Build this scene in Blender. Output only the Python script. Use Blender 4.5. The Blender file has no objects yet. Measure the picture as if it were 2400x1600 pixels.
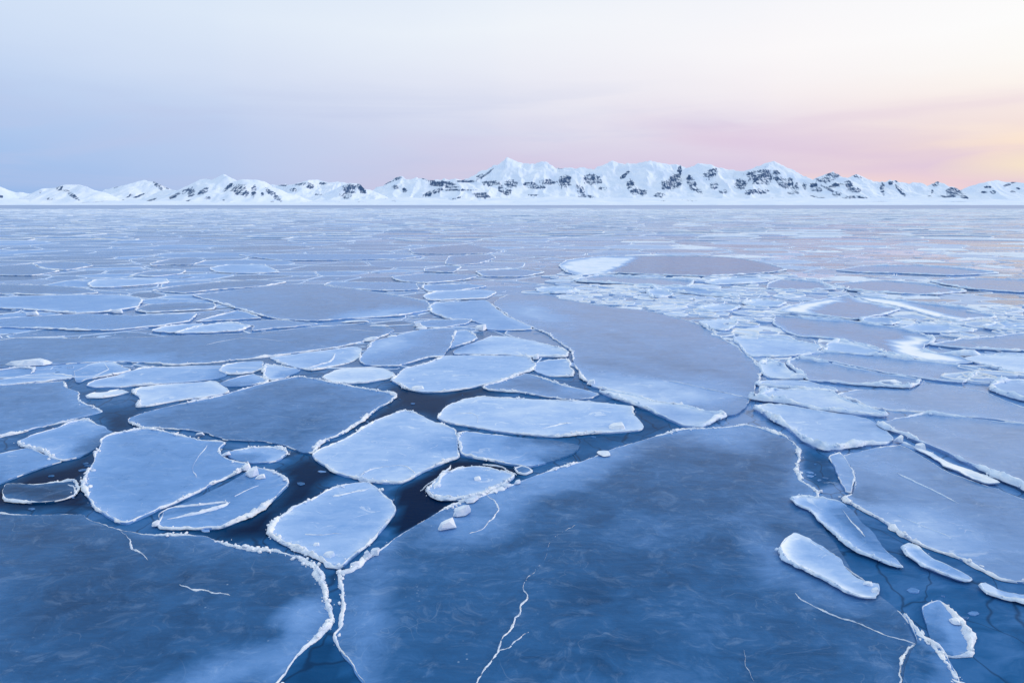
import bpy, bmesh, math, random, time
import numpy as np
from mathutils import Vector
from mathutils.geometry import delaunay_2d_cdt

T0 = time.time()
random.seed(7)
rng = np.random.default_rng(11)
SC = bpy.context.scene
COL = SC.collection
R = math.radians

# ------------------------------------------------------------------ camera
CAM_H = 8.0
LENS = 22.0
FPX = LENS / 36.0 * 2400.0
HORIZON_Y = 479.5
PITCH = math.atan((800 - HORIZON_Y) / FPX)
cam_d = bpy.data.cameras.new('camera')
cam_d.lens = LENS
cam_d.sensor_width = 36.0
cam_d.clip_start = 0.1
cam_d.clip_end = 120000.0
cam = bpy.data.objects.new('camera', cam_d)
COL.objects.link(cam)
cam.location = (0, 0, CAM_H)
cam.rotation_euler = (math.pi / 2 - PITCH, 0, 0)
SC.camera = cam

# ------------------------------------------------------------------ light and exposure
SUN_AZ = 88.0      # degrees to the right of the view, the sunset side
GLOW_AZ = 52.0     # middle of the bright part of the cloud cover
SUN_EL = 7.0
SC.view_settings.view_transform = 'Standard'
SC.view_settings.look = 'None'
SC.view_settings.exposure = 0.0
SC.view_settings.gamma = 1.0
SC.view_settings.use_curve_mapping = False

sun_d = bpy.data.lights.new('sun', 'SUN')
sun_d.energy = 1.5
sun_d.angle = R(8)
sun_d.color = (1.0, 0.82, 0.76)
sun = bpy.data.objects.new('sun', sun_d)
COL.objects.link(sun)
_d = Vector((math.sin(R(SUN_AZ)) * math.cos(R(SUN_EL + 5)), math.cos(R(SUN_AZ)) * math.cos(R(SUN_EL + 5)), math.sin(R(SUN_EL + 5))))
sun.rotation_euler = (-_d).to_track_quat('-Z', 'Y').to_euler()


def s2l(c):
    return tuple(((v / 255.0) / 12.92 if v / 255.0 <= 0.04045 else ((v / 255.0 + 0.055) / 1.055) ** 2.4) for v in c)


class NT:
    """small helper to write node trees"""
    def __init__(self, tree):
        self.t = tree
        self.n = tree.nodes
        self.l = tree.links

    def new(self, kind, **kw):
        nd = self.n.new(kind)
        for k, v in kw.items():
            setattr(nd, k, v)
        return nd

    def put(self, sock, v):
        if isinstance(v, bpy.types.NodeSocket):
            self.l.new(v, sock)
        elif v is not None:
            sock.default_value = v

    def math(self, op, a, b=None, c=None, clamp=False):
        nd = self.new('ShaderNodeMath', operation=op, use_clamp=clamp)
        self.put(nd.inputs[0], a)
        if b is not None:
            self.put(nd.inputs[1], b)
        if c is not None:
            self.put(nd.inputs[2], c)
        return nd.outputs[0]

    def rng(self, v, a, b, c=0.0, d=1.0, smooth=True):
        nd = self.new('ShaderNodeMapRange')
        nd.interpolation_type = 'SMOOTHSTEP' if smooth else 'LINEAR'
        nd.clamp = True
        self.put(nd.inputs[0], v)
        for i, q in enumerate((a, b, c, d)):
            self.put(nd.inputs[1 + i], q)
        return nd.outputs[0]

    def mix(self, f, a, b, mode='MIX'):
        nd = self.new('ShaderNodeMix', data_type='RGBA', blend_type=mode)
        self.put(nd.inputs[0], f)
        for i, q in ((6, a), (7, b)):
            if isinstance(q, tuple) and len(q) == 3:
                q = (*q, 1.0)
            self.put(nd.inputs[i], q)
        return nd.outputs[2]

    def ramp(self, f, stops, interp='LINEAR'):
        nd = self.new('ShaderNodeValToRGB')
        cr = nd.color_ramp
        cr.interpolation = interp
        while len(cr.elements) < len(stops):
            cr.elements.new(0.5)
        for e, (p, c) in zip(cr.elements, stops):
            e.position = p
            e.color = (*c, 1.0)
        self.put(nd.inputs[0], f)
        return nd.outputs[0]

    def noise(self, vec, scale, detail=4.0, rough=0.55, dist=0.0, out=0):
        nd = self.new('ShaderNodeTexNoise')
        self.put(nd.inputs['Vector'], vec)
        nd.inputs['Scale'].default_value = scale
        nd.inputs['Detail'].default_value = detail
        nd.inputs['Roughness'].default_value = rough
        nd.inputs['Distortion'].default_value = dist
        return nd.outputs[out]

    def mapping(self, vec, scale=(1, 1, 1), rot=(0, 0, 0), loc=(0, 0, 0)):
        nd = self.new('ShaderNodeMapping')
        self.put(nd.inputs[0], vec)
        nd.inputs[1].default_value = loc
        nd.inputs[2].default_value = rot
        nd.inputs[3].default_value = scale
        return nd.outputs[0]


# ------------------------------------------------------------------ dusk sky
world = bpy.data.worlds.new('World')
SC.world = world
world.use_nodes = True
w = NT(world.node_tree)
w.n.clear()
out = w.new('ShaderNodeOutputWorld')
bg = w.new('ShaderNodeBackground')
tc = w.new('ShaderNodeTexCoord')
sep = w.new('ShaderNodeSeparateXYZ')
w.l.new(tc.outputs['Generated'], sep.inputs[0])
az = w.math('MULTIPLY', w.math('ARCTAN2', sep.outputs[0], sep.outputs[1]), 180 / math.pi)
el = w.math('MULTIPLY', w.math('ARCSINE', sep.outputs[2]), 180 / math.pi)
da = w.math('ABSOLUTE', w.math('SUBTRACT', az, GLOW_AZ))
da = w.math('MINIMUM', da, w.math('SUBTRACT', 360.0, da))            # angle from the sunset
elp = w.math('ADD', el, w.math('MULTIPLY', w.math('SUBTRACT', w.noise(w.mapping(tc.outputs['Generated'], (2.2, 2.2, 9.0)), 1.3, 3.0), 0.5), 3.2))
e = w.math('DIVIDE', w.math('MAXIMUM', elp, 0.0), 40.0)


def K(el_deg):
    return el_deg / 40.0


ZEN = (0.86, 0.97, 1.08)      # thin cloud overhead, out of view, brightened to add fill light
far_r = w.ramp(e, [(0, s2l((138, 181, 233))), (K(3), s2l((154, 190, 237))), (K(7), s2l((177, 204, 241))), (K(11), s2l((197, 217, 246))),
                   (K(16), s2l((209, 226, 249))), (K(24), s2l((206, 223, 248))), (1, ZEN)])
midl_r = w.ramp(e, [(0, s2l((170, 192, 235))), (K(3), s2l((183, 202, 238))), (K(6), s2l((192, 208, 240))), (K(10), s2l((212, 224, 246))),
                    (K(14), s2l((222, 234, 250))), (K(19), s2l((213, 228, 249))), (1, ZEN)])
mid_r = w.ramp(e, [(0, s2l((228, 206, 222))), (K(3.2), s2l((211, 208, 232))), (K(6), s2l((217, 219, 239))), (K(10), s2l((233, 235, 247))),
                   (K(14), s2l((240, 245, 252))), (K(19), s2l((229, 238, 251))), (1, ZEN)])
midr_r = w.ramp(e, [(0, s2l((238, 208, 214))), (K(3), s2l((221, 204, 228))), (K(6), s2l((238, 228, 238))), (K(8.5), s2l((247, 240, 244))),
                    (K(12), s2l((252, 249, 251))), (K(19), s2l((243, 246, 253))), (1, ZEN)])
near_r = w.ramp(e, [(0, s2l((236, 204, 220))), (K(2), s2l((244, 214, 214))), (K(4), s2l((255, 232, 208))), (K(7), s2l((254, 240, 230))),
                    (K(9.5), s2l((255, 252, 247))), (K(12), s2l((255, 255, 254))), (K(20), s2l((253, 252, 254))), (1, ZEN)])
col = w.mix(w.rng(da, 12, 32, smooth=False), near_r, midr_r)
col = w.mix(w.rng(da, 30, 54, smooth=False), col, mid_r)
col = w.mix(w.rng(da, 52, 76, smooth=False), col, midl_r)
col = w.mix(w.rng(da, 74, 98, smooth=False), col, far_r)
# mauve cloud bands low over the mountains
cv = w.new('ShaderNodeCombineXYZ')
w.put(cv.inputs[0], w.math('MULTIPLY', az, 0.045))
w.put(cv.inputs[1], w.math('ADD', w.math('MULTIPLY', el, 0.34), w.math('MULTIPLY', az, 0.012)))
band = w.rng(w.noise(cv.outputs[0], 1.15, 5.0, 0.5, 0.6), 0.40, 0.62)
band = w.math('MULTIPLY', band, w.rng(el, 1.0, 3.0))
band = w.math('MULTIPLY', band, w.rng(el, 8.6, 4.0))
band = w.math('MULTIPLY', band, w.rng(da, 78.0, 40.0))
col = w.mix(w.math('MULTIPLY', band, 0.30), col, s2l((216, 196, 226)))
# one long mauve bank sloping down towards the sunset, and a fainter streak rising above it
for a0, e0, sl, th_, az0, az1, am in ((16.0, 6.0, -0.185, 1.25, 6.0, 19.0, 0.52), (14.0, 5.6, 0.07, 0.7, 10.0, 20.0, 0.26)):
    wv = w.math('MULTIPLY', w.math('SUBTRACT', w.noise(cv.outputs[0], 1.6, 5.0, 0.55, 0.5), 0.5), 3.2)
    cc = w.math('ADD', w.math('SUBTRACT', w.math('SUBTRACT', el, e0), w.math('MULTIPLY', w.math('SUBTRACT', az, a0), sl)), wv)
    gs = w.math('POWER', 2.718, w.math('MULTIPLY', w.math('MULTIPLY', w.math('DIVIDE', cc, th_), w.math('DIVIDE', cc, th_)), -1.0))
    gs = w.math('MULTIPLY', w.math('MULTIPLY', gs, w.rng(az, az0, az1)), w.rng(az, 75.0, 45.0))
    col = w.mix(w.math('MULTIPLY', gs, am), col, s2l((221, 199, 224)))
# lavender-grey banks further round
cv2 = w.new('ShaderNodeCombineXYZ')
w.put(cv2.inputs[0], w.math('MULTIPLY', az, 0.030))
w.put(cv2.inputs[1], w.math('SUBTRACT', w.math('MULTIPLY', el, 0.26), w.math('MULTIPLY', az, 0.006)))
w.put(cv2.inputs[2], 4.7)
bank = w.rng(w.noise(cv2.outputs[0], 1.3, 6.0, 0.55, 0.8), 0.42, 0.66)
bank = w.math('MULTIPLY', w.math('MULTIPLY', bank, w.rng(el, 12.0, 5.0)), w.rng(da, 25.0, 50.0))
col = w.mix(w.math('MULTIPLY', bank, 0.42), col, s2l((190, 200, 233)))
# yellow light breaking through under the cloud on the sunset side
gx = w.math('DIVIDE', w.math('SUBTRACT', az, 41.0), 8.5)
gy = w.math('DIVIDE', w.math('SUBTRACT', w.math('MULTIPLY', w.math('ADD', el, elp), 0.5), 2.5), 1.3)
glow = w.math('SUBTRACT', 1.0, w.math('SQRT', w.math('ADD', w.math('MULTIPLY', gx, gx), w.math('MULTIPLY', gy, gy))), clamp=True)
col = w.mix(w.math('MULTIPLY', w.math('POWER', glow, 0.8), 0.8), col, s2l((255, 240, 198)))
gx = w.math('DIVIDE', w.math('SUBTRACT', az, 24.0), 15.0)
gy = w.math('DIVIDE', w.math('SUBTRACT', el, 1.2), 1.3)
glow = w.math('SUBTRACT', 1.0, w.math('SQRT', w.math('ADD', w.math('MULTIPLY', gx, gx), w.math('MULTIPLY', gy, gy))), clamp=True)
col = w.mix(w.math('MULTIPLY', w.math('POWER', glow, 0.9), 0.62), col, s2l((255, 226, 208)))
# the clear-air part of the dusk sky
sky = w.new('ShaderNodeTexSky', sky_type='NISHITA')
sky.sun_disc = False
sky.sun_elevation = R(SUN_EL)
sky.sun_rotation = R(SUN_AZ)
sky.altitude = 5.0
col = w.mix(0.015, col, w.mix(1.0, sky.outputs[0], (0.06, 0.06, 0.06), 'MULTIPLY'))
w.l.new(col, bg.inputs[0])
bg.inputs[1].default_value = 1.0
w.l.new(bg.outputs[0], out.inputs[0])


# ------------------------------------------------------------------ small maths
CP, SP = math.cos(PITCH), math.sin(PITCH)


def ground(px, py, z=0.05):
    """photo pixel (2400 wide) -> point on the sea at height z"""
    u, v = px - 1200.0, 800.0 - py
    dx, dy, dz = u, FPX * CP + v * SP, v * CP - FPX * SP
    t = (z - CAM_H) / dz
    return (dx * t, dy * t)


def to_px(x, y, z):
    """numpy world -> photo pixel, used once while building, to bring traced stains and rock into the world"""
    zz = z - CAM_H
    depth = y * CP - zz * SP
    return 1200 + FPX * x / depth, 800 - FPX * (y * SP + zz * CP) / depth


def _hash(ix, iy, seed):
    n = (ix.astype(np.int64) * 374761393 + iy.astype(np.int64) * 668265263 + seed * 1442695041) & 0x7fffffff
    n = ((n ^ (n >> 13)) * 1274126177) & 0x7fffffff
    return ((n ^ (n >> 16)) & 0xffff) / 65535.0


def vnoise(x, y, seed=0):
    x = np.asarray(x, float)
    y = np.asarray(y, float)
    ix, iy = np.floor(x), np.floor(y)
    fx, fy = x - ix, y - iy
    fx = fx * fx * fx * (fx * (fx * 6 - 15) + 10)
    fy = fy * fy * fy * (fy * (fy * 6 - 15) + 10)
    a, b = _hash(ix, iy, seed), _hash(ix + 1, iy, seed)
    c, d = _hash(ix, iy + 1, seed), _hash(ix + 1, iy + 1, seed)
    return (a + (b - a) * fx) + ((c + (d - c) * fx) - (a + (b - a) * fx)) * fy


def fbm(x, y, octv=4, seed=0, gain=0.5):
    s, a, t = 0.0, 1.0, 0.0
    for k in range(octv):
        s = s + a * vnoise(np.asarray(x) * 2 ** k + 17.3 * k, np.asarray(y) * 2 ** k - 9.1 * k, seed + k)
        t += a
        a *= gain
    return s / t


def inside(poly, x, y):
    r = np.zeros(x.shape, bool)
    n = len(poly)
    for i in range(n):
        x1, y1 = poly[i][0], poly[i][1]
        x2, y2 = poly[(i + 1) % n][0], poly[(i + 1) % n][1]
        if y1 == y2:
            continue
        r ^= ((y1 > y) != (y2 > y)) & (x < (x2 - x1) * (y - y1) / (y2 - y1) + x1)
    return r


def edge_dist(poly, x, y):
    d = np.full(x.shape, 1e9)
    n = len(poly)
    for i in range(n):
        x1, y1 = poly[i][0], poly[i][1]
        ex, ey = poly[(i + 1) % n][0] - x1, poly[(i + 1) % n][1] - y1
        L = ex * ex + ey * ey + 1e-12
        t = np.clip(((x - x1) * ex + (y - y1) * ey) / L, 0, 1)
        d = np.minimum(d, (x - x1 - t * ex) ** 2 + (y - y1 - t * ey) ** 2)
    return np.sqrt(d)


def mesh_from(name, verts, faces, mat, attrs=None, smooth=True):
    """verts Nx3 array, faces an Mx3 or Mx4 array or a list of them"""
    me = bpy.data.meshes.new(name)
    verts = np.asarray(verts, np.float32)
    fl = faces if isinstance(faces, list) else [faces]
    fl = [np.asarray(f, np.int32) for f in fl if len(f)]
    me.vertices.add(len(verts))
    me.vertices.foreach_set('co', verts.ravel())
    nl = sum(f.size for f in fl)
    nf = sum(len(f) for f in fl)
    me.loops.add(nl)
    me.loops.foreach_set('vertex_index', np.concatenate([f.ravel() for f in fl]))
    me.polygons.add(nf)
    st, p = [], 0
    for f in fl:
        k = f.shape[1]
        st.append(p + np.arange(len(f)) * k)
        p += f.size
    me.polygons.foreach_set('loop_start', np.concatenate(st).astype(np.int32))
    me.polygons.foreach_set('use_smooth', np.full(nf, smooth, bool))
    me.update(calc_edges=True)
    me.validate()
    for k, a in (attrs or {}).items():
        at = me.attributes.new(k, 'FLOAT', 'POINT')
        at.data.foreach_set('value', np.asarray(a, np.float32))
    if mat is not None:
        me.materials.append(mat)
    return me


def link(name, data, parent=None, loc=None):
    o = bpy.data.objects.new(name, data)
    COL.objects.link(o)
    if loc is not None:
        o.location = loc
    if parent is not None:
        o.parent = parent
    return o


# ------------------------------------------------------------------ materials
def new_mat(name):
    m = bpy.data.materials.new(name)
    m.use_nodes = True
    t = NT(m.node_tree)
    b = next(n for n in t.n if n.type == 'BSDF_PRINCIPLED')
    return m, t, b


def attr(t, name):
    a = t.new('ShaderNodeAttribute', attribute_name=name)
    return a.outputs['Fac']


def world_pos(t):
    return t.new('ShaderNodeNewGeometry').outputs['Position']


def bump(t, h, strength, dist, normal=None):
    b = t.new('ShaderNodeBump')
    b.inputs['Strength'].default_value = strength
    b.inputs['Distance'].default_value = dist
    t.put(b.inputs['Height'], h)
    if normal is not None:
        t.l.new(normal, b.inputs['Normal'])
    return b.outputs[0]


ICE = [(0.0, (0.0005, 0.013, 0.052)), (0.08, (0.004, 0.044, 0.13)), (0.20, (0.018, 0.108, 0.285)), (0.34, (0.085, 0.225, 0.50)),
       (0.50, (0.165, 0.335, 0.66)), (0.66, (0.345, 0.51, 0.80)), (0.82, (0.60, 0.72, 0.89)), (0.94, (0.82, 0.87, 0.94)), (1.0, (0.88, 0.91, 0.95))]


def warp(t, P, scale, amt):
    """position bent by noise, for swirling veils in the ice"""
    n = t.noise(P, scale, 3.0, 0.5, 0.0, 1)
    v = t.new('ShaderNodeVectorMath', operation='SUBTRACT')
    t.put(v.inputs[0], n)
    v.inputs[1].default_value = (0.5, 0.5, 0.5)
    m = t.new('ShaderNodeVectorMath', operation='MULTIPLY_ADD')
    t.l.new(v.outputs[0], m.inputs[0])
    m.inputs[1].default_value = (amt, amt, 0)
    t.put(m.inputs[2], P)
    return m.outputs[0]


def mat_slab():
    m, t, b = new_mat('young_ice')
    P = world_pos(t)
    tone = attr(t, 'tone')
    Wp = warp(t, P, 0.55, 2.0)
    cloud = t.noise(t.mapping(Wp, (0.40, 0.55, 1), (0, 0, 0.35)), 1.0, 6.0, 0.58, 0.4)
    veil = t.noise(t.mapping(warp(t, P, 1.1, 1.6), (0.9, 1.5, 1), (0, 0, -0.3)), 1.0, 8.0, 0.72, 0.6)
    streak = t.noise(t.mapping(P, (0.5, 2.6, 1), (0, 0, -0.25)), 1.0, 5.0, 0.6, 1.4)
    fine = t.noise(t.mapping(Wp, (3.0, 6.0, 1), (0, 0, -0.2)), 1.0, 5.0, 0.65, 0.5)
    amp = t.rng(tone, 0.05, 0.45, 0.44, 0.66)
    k = t.math('MULTIPLY', t.math('SUBTRACT', cloud, 0.5), 0.34)
    k = t.math('ADD', k, t.math('MULTIPLY', t.math('SUBTRACT', veil, 0.5), 0.44))
    k = t.math('ADD', k, t.math('MULTIPLY', t.math('SUBTRACT', streak, 0.5), 0.22))
    k = t.math('ADD', k, t.math('MULTIPLY', t.math('SUBTRACT', fine, 0.5), 0.09))
    k = t.math('ADD', tone, t.math('MULTIPLY', k, amp))
    col = t.ramp(k, ICE)
    # greyer ice, with reflected warm sky put into the colour: less saturated
    hs = t.new('ShaderNodeHueSaturation')
    t.put(hs.inputs['Saturation'], t.rng(attr(t, 'grey'), 0.0, 1.0, 1.0, 0.86, False))
    t.put(hs.inputs['Value'], t.rng(attr(t, 'grey'), 0.0, 1.0, 1.0, 0.92, False))
    t.l.new(col, hs.inputs['Color'])
    col = hs.outputs[0]
    # frost flecks, snow dust and rafted scratches
    fl = t.noise(t.mapping(Wp, (1.2, 3.6, 1), (0, 0, -0.35)), 1.9, 6.0, 0.7, 1.2)
    fl = t.math('MULTIPLY', t.rng(fl, 0.60, 0.72), t.rng(t.math('ADD', tone, cloud), 0.75, 1.25))
    col = t.mix(t.math('MULTIPLY', fl, 0.24), col, (0.70, 0.81, 0.93))
    dust = t.noise(t.mapping(Wp, (1.1, 1.9, 1), (0, 0, 0.5), (7, 0, 0)), 1.6, 10.0, 0.75, 0.5)
    col = t.mix(t.math('MULTIPLY', t.rng(dust, 0.50, 0.70), t.rng(tone, 0.05, 0.6, 0.13, 0.28)), col, (0.42, 0.57, 0.80))
    snowy = t.noise(t.mapping(Wp, (0.8, 2.2, 1), (0, 0, -0.4), (0, 9, 0)), 1.5, 9.0, 0.72, 0.9)
    col = t.mix(t.math('MULTIPLY', t.rng(snowy, 0.585, 0.625), t.rng(tone, 0.30, 0.75, 0.0, 0.5)), col, (0.80, 0.87, 0.94))
    # hairline cracks and old seams, thin curved filaments
    for sc, wd_, am, off in ((0.22, 0.0022, 0.09, 3.0), (0.7, 0.005, 0.07, 11.0)):
        iso = t.noise(t.mapping(warp(t, P, 0.8, 0.5), (sc, sc * 1.25, 1), (0, 0, 0.2), (off, off, 0)), 1.0, 3.0, 0.55, 0.3)
        ln = t.rng(t.math('ABSOLUTE', t.math('SUBTRACT', iso, 0.5)), wd_, wd_ * 0.25)
        gate = t.rng(t.noise(t.mapping(P, (0.5, 0.5, 1), (0, 0, 0), (off, 0, 0)), 1.0, 2.0, 0.5), 0.50, 0.66)
        col = t.mix(t.math('MULTIPLY', t.math('MULTIPLY', ln, gate), am), col, (0.66, 0.78, 0.92))
    # bubbles and frost flowers
    vb = t.new('ShaderNodeTexVoronoi', feature='F1')
    t.put(vb.inputs['Vector'], P)
    vb.inputs['Scale'].default_value = 5.5
    dots = t.math('MULTIPLY', t.rng(vb.outputs['Distance'], 0.16, 0.05), t.rng(t.noise(P, 0.7, 4.0, 0.6), 0.56, 0.70))
    col = t.mix(t.math('MULTIPLY', dots, 0.30), col, (0.62, 0.76, 0.92))
    t.l.new(col, b.inputs['Base Color'])
    t.put(b.inputs['Roughness'], t.math('SUBTRACT', t.rng(k, 0.1, 0.9, 0.13, 0.6), t.math('MULTIPLY', attr(t, 'grey'), 0.09)))
    b.inputs['IOR'].default_value = 1.31
    t.put(b.inputs['Specular IOR Level'], t.math('ADD', t.rng(tone, 0.1, 0.4, 0.13, 0.24), t.math('MULTIPLY', attr(t, 'grey'), 0.6)))
    b.inputs['Specular Tint'].default_value = (0.30, 0.60, 1.0, 1.0)
    rip = t.noise(t.mapping(P, (1.6, 5.5, 1), (0, 0, -0.15)), 2.0, 5.0, 0.6, 0.6)
    grain = t.noise(P, 26.0, 3.0, 0.6)
    n1 = bump(t, t.math('ADD', rip, t.math('MULTIPLY', snowy, 0.6)), 0.15, 0.05)
    t.l.new(bump(t, grain, 0.2, 0.012, n1), b.inputs['Normal'])
    return m


def mat_frost():
    m, t, b = new_mat('frost_crust')
    P = world_pos(t)
    n = t.noise(P, 3.0, 5.0, 0.6)
    col = t.ramp(n, [(0.28, (0.44, 0.58, 0.80)), (0.5, (0.72, 0.80, 0.91)), (0.7, (0.88, 0.91, 0.95))])
    t.l.new(col, b.inputs['Base Color'])
    b.inputs['Roughness'].default_value = 0.75
    b.inputs['IOR'].default_value = 1.31
    g = t.noise(P, 34.0, 4.0, 0.65)
    t.l.new(bump(t, g, 0.5, 0.03), b.inputs['Normal'])
    return m


def mat_lip():
    m, t, b = new_mat('ice_lip')
    P = world_pos(t)
    n = t.noise(P, 2.2, 5.0, 0.6)
    col = t.ramp(n, [(0.25, (0.38, 0.55, 0.80)), (0.5, (0.60, 0.73, 0.89)), (0.72, (0.87, 0.91, 0.95))])
    t.l.new(col, b.inputs['Base Color'])
    b.inputs['Roughness'].default_value = 0.5
    b.inputs['IOR'].default_value = 1.31
    g = t.noise(P, 20.0, 4.0, 0.65)
    t.l.new(bump(t, g, 0.35, 0.03), b.inputs['Normal'])
    return m


def mat_sea():
    m, t, b = new_mat('dark_sea')
    P = world_pos(t)
    skim = attr(t, 'skim')
    Wp = warp(t, P, 0.5, 2.0)
    n1 = t.noise(t.mapping(Wp, (0.6, 1.6, 1), (0, 0, -0.3)), 1.0, 6.0, 0.62, 0.8)
    k = t.math('ADD', skim, t.math('MULTIPLY', t.math('SUBTRACT', n1, 0.5), t.rng(skim, 0.02, 0.3, 0.03, 0.4)))
    col = t.ramp(k, ICE)
    # finger-rafted plates in the new ice, dark seams
    vo = t.new('ShaderNodeTexVoronoi', feature='DISTANCE_TO_EDGE')
    t.put(vo.inputs['Vector'], t.mapping(Wp, (1.2, 0.8, 1), (0, 0, 0.4)))
    vo.inputs['Scale'].default_value = 0.8
    ln = t.math('MULTIPLY', t.rng(vo.outputs['Distance'], 0.035, 0.0), t.rng(skim, 0.05, 0.12))
    col = t.mix(t.math('MULTIPLY', ln, 0.55), col, (0.006, 0.018, 0.05))
    # slush flecks drifting on open water
    fl = t.rng(t.noise(t.mapping(Wp, (1.0, 3.2, 1), (0, 0, 0.2)), 1.4, 6.0, 0.66, 1.0), 0.66, 0.74)
    col = t.mix(t.math('MULTIPLY', t.math('MULTIPLY', fl, 0.35), t.rng(skim, 0.0, 0.06)), col, (0.45, 0.6, 0.82))
    sp = t.new('ShaderNodeSeparateXYZ')
    t.put(sp.inputs[0], P)
    # far off, where single floes are too small to tell apart, pale and dark belts of pack ice
    farf = t.rng(sp.outputs[1], 500.0, 1100.0)
    belt = t.noise(t.mapping(P, (0.00035, 0.0021, 1)), 1.0, 6.0, 0.66, 0.3)
    bcol = t.ramp(belt, [(0.32, (0.15, 0.24, 0.44)), (0.5, (0.27, 0.37, 0.58)), (0.66, (0.46, 0.55, 0.75))])
    shore = t.rng(sp.outputs[1], 3000.0, 3800.0)
    bcol = t.mix(t.math('MULTIPLY', shore, 0.22), bcol, (0.11, 0.19, 0.40))
    col = t.mix(farf, col, bcol)
    t.l.new(col, b.inputs['Base Color'])
    t.put(b.inputs['Roughness'], t.math('ADD', t.rng(skim, 0.25, 0.5, 0.16, 0.07), t.math('MULTIPLY', farf, 0.3)))
    b.inputs['IOR'].default_value = 1.33
    t.put(b.inputs['Specular IOR Level'], t.rng(skim, 0.20, 0.45, 0.03, 0.85))
    b.inputs['Specular Tint'].default_value = (0.16, 0.45, 1.0, 1.0)
    rip = t.noise(t.mapping(P, (2.2, 6.0, 1), (0, 0, -0.2)), 2.0, 4.0, 0.6, 0.5)
    t.l.new(bump(t, rip, 0.16, 0.05), b.inputs['Normal'])
    return m


def mat_mountain():
    m, t, b = new_mat('snow_and_rock')
    P = world_pos(t)
    rock = attr(t, 'rock')
    f1 = t.noise(t.mapping(P, (0.024, 0.005, 0.0055), (0, 0.35, 0)), 1.0, 6.0, 0.72, 0.8)
    f2 = t.noise(t.mapping(P, (0.004, 0.003, 0.022)), 1.0, 5.0, 0.62, 0.5)
    v = t.math('ADD', rock, t.math('MULTIPLY', t.math('SUBTRACT', f1, 0.5), 1.25))
    v = t.math('ADD', v, t.math('MULTIPLY', t.math('SUBTRACT', f2, 0.5), 0.7))
    msk = t.rng(v, 0.48, 0.66)
    rc = t.ramp(t.noise(P, 0.02, 5.0, 0.6), [(0.3, (0.028, 0.075, 0.17)), (0.7, (0.08, 0.135, 0.25))])
    sn = t.ramp(t.noise(P, 0.003, 5.0, 0.6), [(0.3, (0.64, 0.75, 0.92)), (0.7, (0.77, 0.84, 0.94))])
    t.l.new(t.mix(msk, sn, rc), b.inputs['Base Color'])
    b.inputs['Roughness'].default_value = 0.9
    b.inputs['Specular IOR Level'].default_value = 0.1
    g = t.noise(P, 0.035, 5.0, 0.65)
    t.l.new(bump(t, g, 0.35, 12.0), b.inputs['Normal'])
    return m


M_SLAB, M_FROST, M_LIP, M_SEA, M_MTN = mat_slab(), mat_frost(), mat_lip(), mat_sea(), mat_mountain()

# ------------------------------------------------------------------ traced tiles: where a tile of the photo starts and its enlargement
TILES = {'1': (0, 700, 2.94), '2': (800, 700, 2.94), '3': (1600, 700, 2.94), '4': (0, 1067, 2.94), '5': (800, 1067, 2.94),
         '6': (1600, 1067, 2.94), 'L': (0, 470, 1.96), 'M': (1200, 470, 1.96),
         'a': (0, 340, 2.94), 'b': (800, 340, 2.94), 'c': (1600, 340, 2.94)}


def parse(tile, s):
    ox, oy, k = TILES[tile]
    r = []
    for tok in s.split():
        q = [float(v) for v in tok.split(',')]
        r.append((q[0] / k + ox, q[1] / k + oy, q[2] if len(q) > 2 else 1.0))
    return r


def poly_px(tile, s):
    return [(p[0], p[1]) for p in parse(tile, s)]


# ================================================================== LARGE STRUCTURE
# ------------------------------------------------------------------ mountains
def sky_pt(px, py, Y):
    u, v = px - 1200.0, 800.0 - py
    q = FPX * CP + v * SP
    return (Y * u / q, Y, CAM_H + Y * (v * CP - FPX * SP) / q)


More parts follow.
